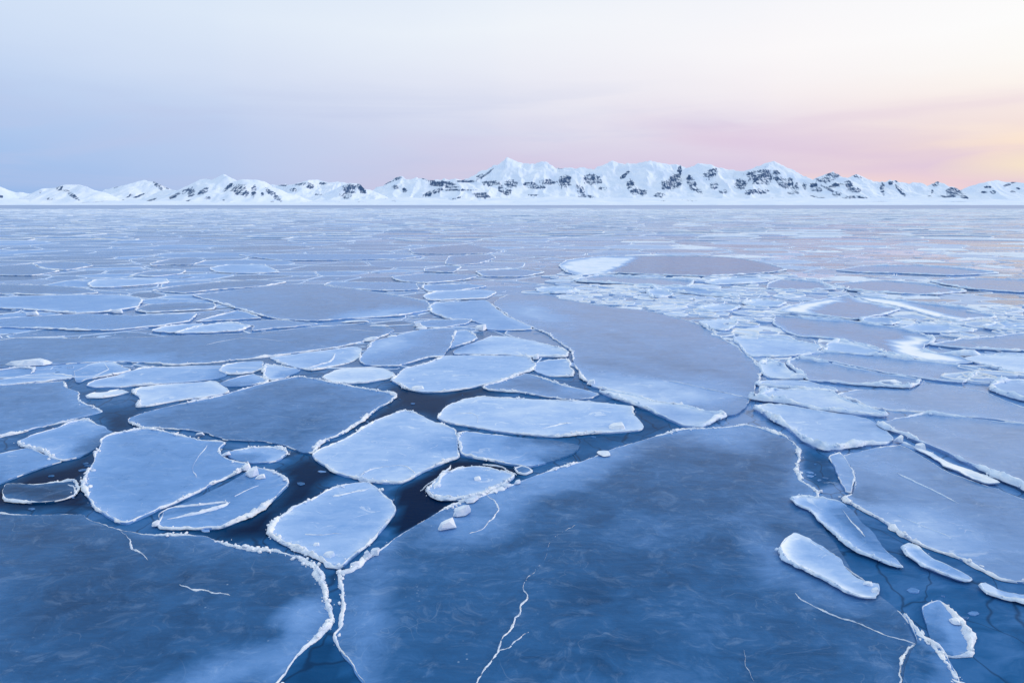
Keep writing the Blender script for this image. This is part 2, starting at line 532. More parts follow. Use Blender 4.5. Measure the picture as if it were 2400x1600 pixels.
ROCK = {
    'a': '415,300,30,18,0 340,370,25,10,0 490,340,60,14,35 75,380,25,6,0 8,355,12,10,0 280,320,15,8,-30 800,290,20,6,-20 1090,280,40,16,40 1140,290,25,9,35 '
         '1240,335,90,13,-25 1320,330,30,22,-30 1400,320,40,16,-30 1430,365,25,11,0 1570,290,40,11,-45 1650,310,50,36,0 1690,330,25,28,0 1750,320,16,45,10 '
         '1810,345,10,20,-20 1880,340,70,17,38 1040,380,40,7,-20 860,370,60,5,-30 1940,275,40,10,0 2020,310,25,13,0 2090,270,60,9,-5 2140,285,25,16,0 '
         '2225,265,30,9,0 2190,340,25,7,0 1280,390,40,5,-20 960,350,50,7,-20 900,345,12,8,0 1540,380,8,6,0 1870,390,20,4,0',
    'b': '60,300,50,32,0 140,300,25,40,-40 30,350,40,18,0 280,270,80,9,-15 370,225,40,12,0 370,290,25,14,0 435,315,15,17,0 600,240,50,13,20 690,270,90,18,0 '
         '860,250,70,9,0 760,290,50,7,0 660,315,40,13,-20 590,345,40,18,-30 800,310,120,7,0 960,345,50,20,0 1000,360,25,14,0 1030,265,60,20,0 1140,320,30,24,0 '
         '1100,300,20,24,0 1170,270,45,28,0 950,220,30,13,-35 1000,200,60,7,-38 1300,270,45,15,0 1350,290,60,13,0 1420,255,60,18,0 1510,160,30,7,0 '
         '1540,250,40,48,30 1650,320,25,44,-30 1680,360,70,15,0 1730,240,60,36,0 1800,300,30,11,0 1990,270,25,34,20 2030,320,40,24,0 2080,330,25,18,0 '
         '2190,345,35,17,0 2240,280,40,36,0 1950,210,40,13,-40 2330,180,15,38,0 2300,250,46,46,0 400,385,60,6,10 780,370,60,6,-15 1320,345,40,7,0 450,370,40,8,0',
    'c': '60,260,30,48,-25 100,310,40,18,30 190,200,50,28,-30 215,280,30,24,0 280,320,30,17,0 400,270,40,36,0 450,330,20,13,0 540,220,90,50,0 520,320,70,17,0 '
         '640,200,30,28,0 690,260,60,28,35 740,260,20,34,0 775,300,30,15,0 785,270,10,14,0 840,280,15,27,0 905,290,30,27,0 940,310,20,18,0 760,330,40,14,0 '
         '1035,210,45,24,0 980,240,60,22,0 1060,280,60,13,-10 1140,270,30,24,0 1180,310,50,17,0 1060,340,30,18,0 1180,365,80,15,0 1000,300,60,11,25 '
         '1375,295,14,34,0 1385,340,10,10,0 1430,260,20,14,0 1500,315,50,13,50 1480,250,20,7,0 1740,260,30,24,0 1720,320,8,15,0 1700,355,14,6,0 1830,350,60,11,0 '
         '1870,320,60,28,0 1930,350,40,17,30 1200,215,40,9,20 2100,290,25,9,0 2080,325,25,7,0 2140,325,20,13,0 2250,270,40,9,-20 2275,325,18,11,0 2310,300,15,7,0 940,360,60,6,10 1320,390,60,5,0'}
ROCKS = []
for _t, _s in ROCK.items():
    ox, oy, k = TILES[_t]
    for tok in _s.split():
        q = [float(v) for v in tok.split(',')]
        ROCKS.append((q[0] / k + ox, q[1] / k + oy, q[2] / k, q[3] / k, R(q[4])))


def rock_mask(px, py):
    r = np.zeros(px.shape)
    for cx, cy, rx, ry, a in ROCKS:
        dx, dy = px - cx, py - cy
        u = (dx * math.cos(a) + dy * math.sin(a)) / (rx * 1.2)
        v = (-dx * math.sin(a) + dy * math.cos(a)) / (ry * 1.2)
        r = np.maximum(r, np.clip(1.30 - 0.62 * (u * u + v * v), 0, 1))
    return r


def mountain(tile, sky_s, Y, seed, front=1.0, slope=0.62, spur_gap=260.0, spurs=(), rough=1.0):
    pts = parse(tile, sky_s)
    rr = random.Random(seed)
    ridge = []
    for i, p in enumerate(pts):
        yy = Y + rr.uniform(-160, 160)
        ridge.append(sky_pt(p[0], p[1], yy))
    segs = [(ridge[i], ridge[i + 1], 1.0) for i in range(len(ridge) - 1)]
    # spurs come down from the skyline towards the shore
    run = 0.0
    for i in range(len(ridge) - 1):
        a, b = ridge[i], ridge[i + 1]
        L = math.hypot(b[0] - a[0], b[1] - a[1])
        n = int(L / (spur_gap * 1.35) + rr.random())
        for j in range(n):
            t = (j + rr.uniform(0.1, 0.9)) / n
            x, y, z = (a[0] + (b[0] - a[0]) * t, a[1] + (b[1] - a[1]) * t, a[2] + (b[2] - a[2]) * t)
            ang = R(rr.uniform(-42, 42))
            ln = z / slope * rr.uniform(0.75, 1.35)
            m1 = (x + math.sin(ang) * ln * 0.45, y - math.cos(ang) * ln * 0.45, z * rr.uniform(0.5, 0.68))
            ang2 = ang + R(rr.uniform(-28, 28))
            m2 = (m1[0] + math.sin(ang2) * ln * 0.6, m1[1] - math.cos(ang2) * ln * 0.6, z * rr.uniform(0.04, 0.16))
            segs.append(((x, y, z * 0.985), m1, 1.75))
            segs.append((m1, m2, 1.75))
    for sp in spurs:
        q = [sky_pt(p[0], p[1], Y - 80 - p[2]) for p in parse(tile, sp)]
        segs += [(q[i], q[i + 1], 1.1) for i in range(len(q) - 1)]
    zmax = max(p[2] for p in ridge)
    x0, x1 = min(p[0] for p in ridge) - 350, max(p[0] for p in ridge) + 350
    y0, y1 = Y - zmax / slope * 1.9 - 300, Y + zmax / slope * 0.8 + 200
    nx = int((x1 - x0) / 11.0)
    ny = 120
    gx = np.linspace(x0, x1, nx)
    ty = np.linspace(0, 1, ny)
    gy = y0 + (y1 - y0) * ty
    X, Yg = np.meshgrid(gx, gy)
    wx = X + (fbm(X / 260, Yg / 260, 4, seed) - 0.5) * 170 * rough
    wy = Yg + (fbm(X / 260 + 50, Yg / 260, 4, seed + 5) - 0.5) * 170 * rough
    H = np.full(X.shape, -30.0)
    for a, b, k in segs:
        ex, ey = b[0] - a[0], b[1] - a[1]
        L = ex * ex + ey * ey + 1e-9
        t = np.clip(((wx - a[0]) * ex + (wy - a[1]) * ey) / L, 0, 1)
        d = np.sqrt((wx - a[0] - t * ex) ** 2 + (wy - a[1] - t * ey) ** 2)
        zr = a[2] + (b[2] - a[2]) * t
        W = np.maximum(zr, 20) / slope * 1.75 / k
        H = np.maximum(H, zr * np.clip(1 - d / W, -0.1, 1) ** np.where(d < W, 1.45, 1.0) if False else zr * np.power(np.clip(1 - d / W, 0, 1), 1.45) - 30 * np.clip(d / W - 1, 0, 1))
    # gullies and crags
    rel = np.clip(H / zmax, 0, 1)
    flut = np.abs(fbm(wx / 300, wy / 620, 4, seed + 9, 0.42) - 0.5) * 2
    H = H - flut * 430 * rough * rel * (1.06 - rel)
    H = H + (fbm(X / 110, Yg / 110, 4, seed + 21) - 0.5) * 44 * rough * rel * (1.15 - rel)
    # the skyline itself follows the traced crest
    H = np.where(H < 1.0, np.minimum(H, 1.0) - 4.0 * (H < 0.5), H)
    px, py = to_px(X, Yg, H)
    zx = np.gradient(H, axis=1) / (gx[1] - gx[0])
    zy = np.gradient(H, axis=0) / (gy[1] - gy[0])
    steep = np.clip((np.sqrt(zx * zx + zy * zy) - 0.75) / 0.9, 0, 1)
    rock = np.clip(rock_mask(px, py) * 0.60 + steep * 0.20 * (rel > 0.05), 0, 1)
    V = np.stack([X.ravel(), Yg.ravel(), H.ravel()], 1)
    idx = np.arange(nx * ny).reshape(ny, nx)
    F = np.stack([idx[:-1, :-1].ravel(), idx[:-1, 1:].ravel(), idx[1:, 1:].ravel(), idx[1:, :-1].ravel()], 1)
    keep = (H.ravel()[F] > -3.0).any(1)
    F = F[keep]
    me = mesh_from('mountain', V, F, M_MTN, {'rock': rock.ravel()})
    o = link('mountain', me)
    o['kind'] = 'structure'
    return o


SHORE = 9000.0
# far ones first, then the nearer hills on the left and right
mountain('a', '-140,270 0,285 100,315 220,332 330,375', 11500, 31, spur_gap=420, rough=0.6)
mountain('a', '180,345 220,330 300,300 380,290 430,272 540,272 620,290 700,315 780,350 880,385', 10800, 32, spur_gap=420, rough=0.6)
mountain('a', '560,360 700,315 780,285 890,270 950,245 1000,235 1050,250 1100,270 1165,300 1250,340', 12600, 33, spur_gap=420, rough=0.7)
mountain('a', '1000,360 1165,300 1250,280 1340,245 1400,225 1470,225 1515,195 1570,205 1630,235 1680,230 1820,245 1900,290 2000,360 2100,395', 11000, 34, spur_gap=360, rough=0.8)
mountain('a', '1780,300 1880,260 1975,265 2050,260 2130,240 2200,235 2270,250 2330,245 2412,265 2520,320', 14000, 35, spur_gap=320)
mountain('b', '-60,360 0,280 60,258 110,265 150,285 190,340 230,375', 12000, 36, spur_gap=300)
mountain('b', '120,330 180,290 280,260 350,230 415,210 435,225 530,220 600,235 700,228 800,222 880,235 930,238 1020,300', 13000, 37, spur_gap=300)
mountain('b', '860,290 925,237 1000,190 1080,130 1145,78 1190,100 1250,125 1320,120 1390,100 1430,110 1470,140 1550,150 1640,150 1740,160 1780,140 1830,125 1870,105 '
              '1910,120 2030,120 2080,110 2130,100 2180,120 2300,125 2340,140 2372,165 2420,250', 14500, 38, spur_gap=270, slope=0.68,
         spurs=('1145,80,0 1135,200,500 1140,330,1500', '1470,140,0 1630,170,500 1660,300,1200 1690,375,1700', '2130,100,0 2020,220,700 2000,300,1200 2060,380,1700', '2300,125,0 2340,250,700 2420,330,1300'))
mountain('c', '-60,250 0,165 60,140 110,118 200,130 300,160 400,175 450,170 500,150 560,125 628,107 680,130 740,185 800,195 860,230 900,245 960,300', 14200, 39, spur_gap=260, slope=0.68,
         spurs=('110,118,0 235,170,500 210,290,1200 290,335,1600', '628,107,0 560,180,500 450,330,1500', '628,107,0 690,210,600 760,330,1500'))
mountain('c', '840,300 905,245 960,215 1035,180 1080,215 1110,230 1200,290', 13400, 40, spur_gap=260, slope=0.66)
mountain('c', '1020,290 1100,230 1180,195 1250,225 1310,245 1400,250 1435,235 1460,240 1490,240 1550,260 1640,250 1680,265 1750,240 1800,260 1860,280 1900,300 1980,370', 14600, 41, spur_gap=300)
mountain('c', '1800,340 1900,305 2000,275 2100,250 2170,238 2230,255 2280,250 2352,255 2500,270 2600,300', 13000, 42, spur_gap=420, rough=0.6)


def snow_plain():
    """low snow-covered foreland between the sea ice and the foot of the mountains"""
    gx = np.linspace(-13500, 13500, 700)
    gy = np.concatenate([np.linspace(SHORE - 300, SHORE + 300, 14), np.linspace(SHORE + 380, 15500, 60)])
    X, Y = np.meshgrid(gx, gy)
    sh = SHORE + (fbm(X / 1800, X * 0, 4, 3) - 0.5) * 500
    t = np.clip((Y - sh) / 4200, -0.1, 1)
    H = np.where(t > 0, 10 + 120 * t ** 1.15, 400 * t) + (fbm(X / 900, Y / 600, 4, 8) - 0.4) * 110 * np.clip(t * 4, 0, 1)
    px, py = to_px(X, Y, H)
    rock = np.clip((fbm(X / 380, Y / 160, 4, 77) - 0.60) * 3.0, 0, 0.5) * np.clip(t * 5, 0, 1)
    V = np.stack([X.ravel(), Y.ravel(), H.ravel()], 1)
    nx, ny = len(gx), len(gy)
    idx = np.arange(nx * ny).reshape(ny, nx)
    F = np.stack([idx[:-1, :-1].ravel(), idx[:-1, 1:].ravel(), idx[1:, 1:].ravel(), idx[1:, :-1].ravel()], 1)
    o = link('snow_plain', mesh_from('snow_plain', V, F, M_MTN, {'rock': rock.ravel()}))
    o['kind'] = 'structure'


snow_plain()
print('mountains', round(time.time() - T0, 1))
# ------------------------------------------------------------------ stains of frost and darker, thinner ice (traced, pixel ellipses: cx cy rx ry turn amount)
STAIN = [(714, 1448, 80, 52, -30, .30), (544, 1570, 210, 55, -18, .28), (1480, 916, 170, 38, 10, .34), (1651, 921, 130, 42, 8, .24), (1310, 1112, 220, 50, -20, .24),
         (1106, 1228, 150, 60, -20, .22), (1702, 1023, 140, 42, 5, .22), (868, 1441, 60, 190, 10, .14), (1804, 1288, 70, 130, -35, .16), (2178, 1237, 150, 60, 25, .26),
         (919, 806, 95, 26, -20, .34), (893, 736, 120, 15, -4, .34), (289, 843, 130, 13, 0, .22), (1250, 960, 160, 40, 0, .06), (1900, 1180, 80, 90, 0, .12),
         (1700, 1365, 70, 28, 0, -.06), (1380, 1400, 120, 60, -20, -.06), (2083, 1387, 55, 28, 10, -.07), (1842, 1236, 66, 24, 5, -.08), (1950, 1380, 90, 50, 25, .16),
         (180, 1180, 160, 30, -4, .06), (150, 1420, 170, 90, -30, -.03), (1560, 1250, 190, 60, -10, .05), (1250, 735, 90, 26, 15, .26), (1500, 800, 200, 60, 10, .02),
         (560, 690, 160, 16, 0, .05), (2240, 1010, 160, 24, 15, .08), (2050, 1090, 120, 24, 20, .10), (1990, 940, 180, 18, 6, .12), (2100, 770, 120, 10, 5, .06),
         (700, 1000, 120, 40, -10, -.03), (1690, 1460, 150, 80, 20, .03), (1450, 1520, 160, 60, 0, -.05), (2250, 1480, 110, 60, 30, .10), (1330, 745, 120, 14, 14, .06), (1600, 860, 120, 30, 20, -.05), (1450, 790, 60, 10, 10, -.06), (1560, 900, 200, 10, 12, .06),
         (1300, 715, 80, 10, 10, .10), (1680, 820, 60, 25, 35, .05), (1420, 850, 90, 16, 10, -.04), (2200, 1080, 140, 12, 22, -.05), (2100, 1160, 110, 12, 20, -.05), (2300, 1190, 90, 20, 25, -.04)]
STAIN_POLY = [('3', '1420,300 1600,265 1690,290 1640,350 1850,400 1950,440 1700,420 1500,370', .72, 3),
              ('M', '1220,510 1260,490 1350,470 1540,440 1420,480 1340,505 1330,520 1260,520', .70, 2), ('M', '1330,515 1560,545 1480,550 1330,535', .6, 2),
              ('M', '1540,440 1650,470 1780,500 1900,530 2020,555 2100,550 1850,485 1700,455', .66, 2),
              ('M', '215,300 260,275 400,258 570,260 530,285 470,315 440,340 300,345', .60, 2.5),
              ('3', '620,170 700,215 800,255 950,268 1100,285 1300,330 1200,320 1000,280 800,272 690,240', .34, 6)]
STAIN_POLY = [(poly_px(a, b), c, d) for a, b, c, d in STAIN_POLY]


def stains(px, py, wob):
    r = np.zeros(px.shape)
    for cx, cy, rx, ry, a, amt in STAIN:
        ca, sa = math.cos(R(a)), math.sin(R(a))
        dx, dy = px - cx, py - cy
        u = (dx * ca + dy * sa) / rx
        v = (-dx * sa + dy * ca) / ry
        q = np.sqrt(u * u + v * v) + (wob - 0.5) * 0.7
        r += amt * np.clip(1.15 - q, 0, 1) ** 0.9
    for pl, amt, soft in STAIN_POLY:
        bx = [p[0] for p in pl]
        by = [p[1] for p in pl]
        if px.max() < min(bx) or px.min() > max(bx) or py.max() < min(by) or py.min() > max(by):
            continue
        ins = inside(pl, px, py)
        d = edge_dist(pl, px, py) * np.where(ins, 1, -1) + (wob - 0.5) * 2 * soft
        r += amt * np.clip(d / soft * 0.5 + 0.5, 0, 1)
    return r


# ------------------------------------------------------------------ builders for one floe
def smooth_closed(pts, step, soft=0.85):
    """Catmull-Rom through the traced corners, then even steps; pts (x, y, w)"""
    P = np.array(pts, float)
    n = len(P)
    outp = []
    for i in range(n):
        p0, p1, p2, p3 = P[i - 1], P[i], P[(i + 1) % n], P[(i + 2) % n]
        L = np.hypot(*(p2 - p1)[:2])
        m = max(2, int(L / step))
        t = np.arange(m)[:, None] / m
        # tension keeps long edges straight
        l1, l2 = np.hypot(*(p1 - p0)[:2]), np.hypot(*(p3 - p2)[:2])
        m1 = (p2 - p0) / (l1 + L + 1e-9) * min(L, 1.6 * l1) * soft
        m2 = (p3 - p1) / (l2 + L + 1e-9) * min(L, 1.6 * l2) * soft
        outp.append((2 * t ** 3 - 3 * t ** 2 + 1) * p1 + (t ** 3 - 2 * t ** 2 + t) * m1 + (-2 * t ** 3 + 3 * t ** 2) * p2 + (t ** 3 - t ** 2) * m2)
    return np.concatenate(outp)


def smooth_open(pts, step):
    P = np.array(pts, float)
    P = np.concatenate([[2 * P[0] - P[1]], P, [2 * P[-1] - P[-2]]])
    outp = []
    for i in range(1, len(P) - 2):
        p0, p1, p2, p3 = P[i - 1], P[i], P[i + 1], P[i + 2]
        m = max(2, int(np.hypot(*(p2 - p1)[:2]) / step))
        t = np.arange(m)[:, None] / m
        outp.append(0.5 * (2 * p1 + (p2 - p0) * t + (2 * p0 - 5 * p1 + 4 * p2 - p3) * t ** 2 + (3 * p1 - p0 - 3 * p2 + p3) * t ** 3))
    outp.append(P[-2:-1])
    return np.concatenate(outp)


def normals2(P, closed):
    if closed:
        T = np.roll(P, -1, 0) - np.roll(P, 1, 0)
    else:
        T = np.gradient(P, axis=0)
    T = T / (np.linalg.norm(T, axis=1, keepdims=True) + 1e-9)
    return np.stack([-T[:, 1], T[:, 0]], 1)        # to the left of the direction of travel


ICO_V = None


def ico():
    global ICO_V
    if ICO_V is None:
        bm = bmesh.new()
        bmesh.ops.create_icosphere(bm, subdivisions=1, radius=1.0)
        bm.verts.ensure_lookup_table()
        ICO_V = (np.array([v.co[:] for v in bm.verts]), np.array([[v.index for v in f.verts] for f in bm.faces]))
        bm.free()
    return ICO_V


def crust(P, Wd, z0, closed, hw, hh, seed, lump=1.0, crumbs=0.0, k=7, least=0.07):
    """lumpy ridge of frozen spray along P (Nx2); Wd 0..1 scales it; returns verts and faces"""
    n = len(P)
    N = normals2(P, closed)
    s = np.concatenate([[0], np.cumsum(np.linalg.norm(np.diff(P, axis=0), axis=1))])
    big = fbm(s / 1.3, s * 0 + seed, 4, seed, 0.65)
    sml = fbm(s / 0.16, s * 0 + seed, 3, seed + 3)
    amp = Wd * np.clip(0.05 + 2.4 * (big - 0.27), least, 1.9)
    hwv = hw * amp * (1 + lump * (sml - 0.5) * 1.1)
    hhv = hh * amp * (1 + lump * (fbm(s / 0.11, s * 0 + 7 + seed, 3, seed + 6) - 0.5) * 1.5)
    off = (fbm(s / 0.35, s * 0 + seed, 3, seed + 11) - 0.5) * hw * 1.3 * lump
    ang = np.linspace(0, math.pi, k)
    ca, sa = np.cos(ang), np.sin(ang)
    jit = (rng.random((n, k)) - 0.5) * lump * 0.55
    X = off[:, None] + hwv[:, None] * ca[None, :] * (1 + jit)
    jz = (rng.random((n, k)) - 0.5) * lump * 0.6
    Zv = z0[:, None] - 0.03 + (hhv[:, None] + 0.03) * sa[None, :] * (1 + jz * (sa[None, :] > 0.05))
    V = np.stack([P[:, 0:1] + N[:, 0:1] * X, P[:, 1:2] + N[:, 1:2] * X, Zv], 2).reshape(-1, 3)
    i = np.arange(n if closed else n - 1)
    j = (i + 1) % n
    ok = (Wd[i] > 0.12) & (Wd[j] > 0.12)
    i, j = i[ok], j[ok]
    F = []
    for a in range(k - 1):
        F.append(np.stack([i * k + a, i * k + a + 1, j * k + a + 1, j * k + a], 1))
    F = np.concatenate(F) if len(i) else np.zeros((0, 4), int)
    tris = np.zeros((0, 3), int)
    if crumbs > 0 and len(i):
        iv, fv = ico()
        L = s[-1]
        m = int(L * crumbs)
        cv = []
        cf = []
        base = len(V)
        for q in range(m):
            a = int(rng.integers(0, n))
            if rng.random() > (Wd[a] * 1.1 - 0.1) * min(1.0, (amp[a] / 0.95) ** 2):
                continue
            r = hw * (0.13 + 0.50 * rng.random() ** 3) * min(1.3, 0.5 + amp[a])
            sc = r * (0.6 + 0.8 * rng.random(3))
            v = iv * (1 + (rng.random((len(iv), 1)) - 0.5) * 0.7) * sc
            th = rng.random() * 6.28
            c_, s_ = math.cos(th), math.sin(th)
            v = np.stack([v[:, 0] * c_ - v[:, 1] * s_, v[:, 0] * s_ + v[:, 1] * c_, v[:, 2]], 1)
            o = rng.normal(0, hw * 0.85) + off[a]
            v[:, 0] += P[a, 0] + N[a, 0] * o
            v[:, 1] += P[a, 1] + N[a, 1] * o
            v[:, 2] += z0[a] + max(0.0, hhv[a] * (1 - (o / hw / 1.4) ** 2)) * 0.75 + r * 0.2
            cv.append(v)
            cf.append(fv + base)
            base += len(v)
        if cv:
            V = np.concatenate([V] + cv)
            tris = np.concatenate(cf)
    return V, F, tris


FADE = {'corner_block': .20, 'corner_sheet': .20, 'grey_sheet': .25, 'right_smooth': .22, 'right_big': .5, 'right_long_grey': .4, 'l1': .3}
GREY = dict(front_left=.15, front_right=.15, grey_sheet=.28, pale_wedge=.3, right_thick=.3, right_kite=.25, right_grey=.65, right_strip=.2, right_smooth=.42, thin_leaf=.4,
            bar_lower=.55, bar_upper=.55, right_big=.25, right_split=.3, right_rounded=.4, right_long_grey=.6, mid_lens=.3, far_pond=.0, m2=.1, m3=.15, m4=.15, m5=.1,
            m12=.5, snow_grey=.2, snow_band=.2, l1=.05, grey_corner=.1, dark_triangle=.15, l25=.1, l17=.1, l13=.0, l14=.0, l16=.05, l20=.1)  # right-hand floes: reflected warm sky put into colour; front sheets plainly greyer
FLOES = {}
ALL_POLY = []      # finished outlines in the world, for keeping the filler clear


def build_floe(key, tile, tone, style, label, s, group=None):
    ix = len(FLOES)
    px = parse(tile, s)
    W = [(*ground(p[0], p[1]), p[2]) for p in px]
    A = np.array(W)
    cx, cy = A[:, 0].mean(), A[:, 1].mean()
    near = max(8.0, np.percentile(np.hypot(A[:, 0], A[:, 1]), 25))
    step = min(max(near * 0.0042, 0.055), 0.5)
    C = smooth_closed(W, step, 0.55 if near < 30 else 0.42)
    P = C[:, :2]
    wd = np.clip(C[:, 2], 0, 2)
    if (np.roll(P[:, 0], -1) * P[:, 1] - P[:, 0] * np.roll(P[:, 1], -1)).sum() > 0:
        P, wd = P[::-1].copy(), wd[::-1].copy()      # counter-clockwise
    N = normals2(P, True)
    ss = np.concatenate([[0], np.cumsum(np.linalg.norm(np.diff(P, axis=0), axis=1))])
    wob = (fbm(ss / 0.9, ss * 0 + ix, 4, ix + 40) - 0.5) * (0.34 if style == 'p' else min(0.26, near * 0.009))
    wob *= np.minimum(1, np.minimum(ss, ss[-1] - ss) / 1.0)
    P = P + N * wob[:, None]
    # styles: g granular crust, s smooth lip, t thin rim, p pan with turned-up edge, w big sheet
    lip, lipw, hw, hh, lump, crumbs = {'g': (0.012, 0.25, 0.066, 0.055, 1.0, 24), 's': (0.05, 0.22, 0.105, 0.12, 0.75, 9), 't': (0.0, 0.2, 0.04, 0.03, 1.0, 8),
                                       'p': (0.055, 0.13, 0.045, 0.03, 1.1, 18), 'w': (0.0, 0.3, 0.068, 0.055, 1.0, 24), 'n': (0.0, 0.2, 0.03, 0.02, 0.8, 0)}[style]
    z0 = {'w': 0.056, 'n': 0.010, 'p': 0.068}.get(style, 0.072) + 0.0007 * (ix % 40)
    if A[:, 1].max() < 35.5:
        z0 -= 0.036          # the near floes lie lower in the water
    mag = 1.0 if near < 40 else min(1.5, near / 40)
    tone *= 0.97 if near < 38 else (0.82 if tone < 0.55 else 0.88)
    hw *= mag
    hh *= mag
    if near > 45:
        crumbs = 0
    elif near > 28:
        crumbs *= 0.5
    ALL_POLY.append(P[:: max(1, len(P) // 90)])
    # interior
    d0 = max(near * 0.011, 0.14)
    lo, hi = P.min(0), P.max(0)
    pts = []
    for sp, dmin, dmax in ((d0, 0.75 * d0, 0.9), (d0 * (2.6 if near < 38 else 1.3), 0.9 - 0.3 * d0, 1e9)):
        gx, gy = np.meshgrid(np.arange(lo[0], hi[0], sp), np.arange(lo[1], hi[1], sp * (1.0 if near < 30 else 1.8)))
        gx = gx.ravel() + rng.uniform(-0.3, 0.3, gx.size) * sp
        gy = gy.ravel() + rng.uniform(-0.3, 0.3, gy.size) * sp
        sub = P[:: max(1, len(P) // 260)]
        m = inside(sub, gx, gy)
        gx, gy = gx[m], gy[m]
        d = edge_dist(sub, gx, gy)
        m = (d > dmin) & (d < dmax)
        pts.append(np.stack([gx[m], gy[m]], 1))
    I = np.concatenate(pts)
    n = len(P)
    allp = np.concatenate([P, I])
    vs, es, fs, ov, oe, of = delaunay_2d_cdt([Vector(p) for p in allp.tolist()], [], [list(range(n))], 1, 1e-5, True)
    V2 = np.array([v[:] for v in vs])
    F = np.array([f for f in fs if len(f) == 3])
    mid = V2[F].mean(1)
    F = F[inside(P, mid[:, 0], mid[:, 1])]
    d = edge_dist(P[:: max(1, len(P) // 500)], V2[:, 0], V2[:, 1])
    # how strong the rim is on the nearest stretch of edge
    near_i = np.concatenate([np.argmin((c_[:, None, 0] - P[None, ::6, 0]) ** 2 + (c_[:, None, 1] - P[None, ::6, 1]) ** 2, 1) for c_ in np.array_split(V2, max(1, len(V2) // 3000))])
    lipmul = np.clip(wd[::6][near_i], 0, 1.4)
    und = (fbm(V2[:, 0] / 1.6, V2[:, 1] / 1.6, 3, ix) - 0.5)
    Z = z0 + lip * lipmul * np.exp(-(d / lipw) ** 1.3) + und * (0.07 if style == 'p' else 0.03) * np.clip(d / 0.4, 0, 1)
    qx, qy = to_px(V2[:, 0], V2[:, 1], Z)
    wobn = fbm(V2[:, 0] / 0.8, V2[:, 1] / 0.8, 4, ix + 90)
    tn = np.full(len(V2), tone)
    tn += stains(qx, qy, wobn)
    tn += (0.13 * np.exp(-d / 0.22) * (0.3 + wobn) + 0.04 * np.exp(-d / 1.2)) * np.minimum(lipmul, 1)
    # an edge without a rim thins out into the new ice around it
    thin = np.clip(1 - lipmul / 0.25, 0, 1) * np.exp(-(d / (0.5 + 0.9 * wobn)) ** 2)
    tn = tn * (1 - thin) + FADE.get(key, 0.22) * thin
    if style == 'p':
        tn += 0.22 * np.exp(-d / 0.13) * np.minimum(lipmul, 1)
    tn = np.clip(tn, 0.02, 1.0)
    # skirt
    b = len(V2)
    bd = np.arange(n)
    if len(vs) >= n:
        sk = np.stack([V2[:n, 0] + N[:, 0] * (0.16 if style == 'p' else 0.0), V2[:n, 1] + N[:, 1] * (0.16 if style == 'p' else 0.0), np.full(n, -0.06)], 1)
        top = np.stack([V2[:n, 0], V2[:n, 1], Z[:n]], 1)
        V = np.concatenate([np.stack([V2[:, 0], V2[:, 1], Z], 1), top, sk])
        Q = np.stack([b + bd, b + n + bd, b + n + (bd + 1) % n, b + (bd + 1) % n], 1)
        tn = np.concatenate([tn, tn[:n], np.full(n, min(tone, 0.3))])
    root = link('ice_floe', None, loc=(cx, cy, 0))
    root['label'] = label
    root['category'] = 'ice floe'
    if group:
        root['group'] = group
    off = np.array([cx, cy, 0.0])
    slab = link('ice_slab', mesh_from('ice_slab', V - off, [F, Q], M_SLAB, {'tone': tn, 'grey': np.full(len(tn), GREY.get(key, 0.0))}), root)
    FLOES[key] = (slab, z0, off, near)
    # rim
    if (wd > 0.12).any() and style != 'n' or style == 'n' and (wd > 0.5).any():
        zr = np.full(n, z0) + lip * np.clip(wd, 0, 1.4)
        inn = P + N * (0.30 * hw)
        Vr, Fr, Tr = crust(inn, wd, zr, True, hw, hh, ix * 3 + 1, lump, crumbs, 7 if near < 45 else 5, 0.07 if near < 34 else 0.45)
        if len(Fr):
            link('ice_rim', mesh_from('ice_rim', Vr - off, [Fr, Tr], M_LIP if style in 'sp' else M_FROST, None, True), root)
    return root


def ridge(key, tile, s, hw=0.07, hh=0.07, lump=1.0, crumbs=14, name='ridge', mat=None):
    """a ridge or a crack line on top of a floe"""
    slab, z0, off, near = FLOES[key]
    W = [(*ground(p[0], p[1]), p[2]) for p in parse(tile, s)]
    d = np.mean([math.hypot(q[0], q[1]) for q in W])
    C = smooth_open(W, max(0.045, d * 0.004))
    P, wd = C[:, :2], np.clip(C[:, 2], 0.13, 2)
    ss = np.linspace(0, 1, len(P))
    wd = wd * np.clip(np.minimum(ss, 1 - ss) * 9 + 0.2, 0, 1)
    wd = np.clip(wd, 0.13, 2)
    N = normals2(P, False)
    L = np.concatenate([[0], np.cumsum(np.linalg.norm(np.diff(P, axis=0), axis=1))])
    P = P + N * ((fbm(L / 0.5, L * 0 + d, 4, int(d * 10)) - 0.5) * (0.22 if name == 'crack' else 0.1))[:, None]
    if name == 'crack':
        hw, hh, lump = hw * 0.72, hh * 0.8, 1.5
    V, F, Tq = crust(P, wd, np.full(len(P), z0 + 0.008), False, hw, hh, int(d * 7), lump, crumbs)
    link(name, mesh_from(name, V - off, [F, Tq], mat or M_FROST), slab)


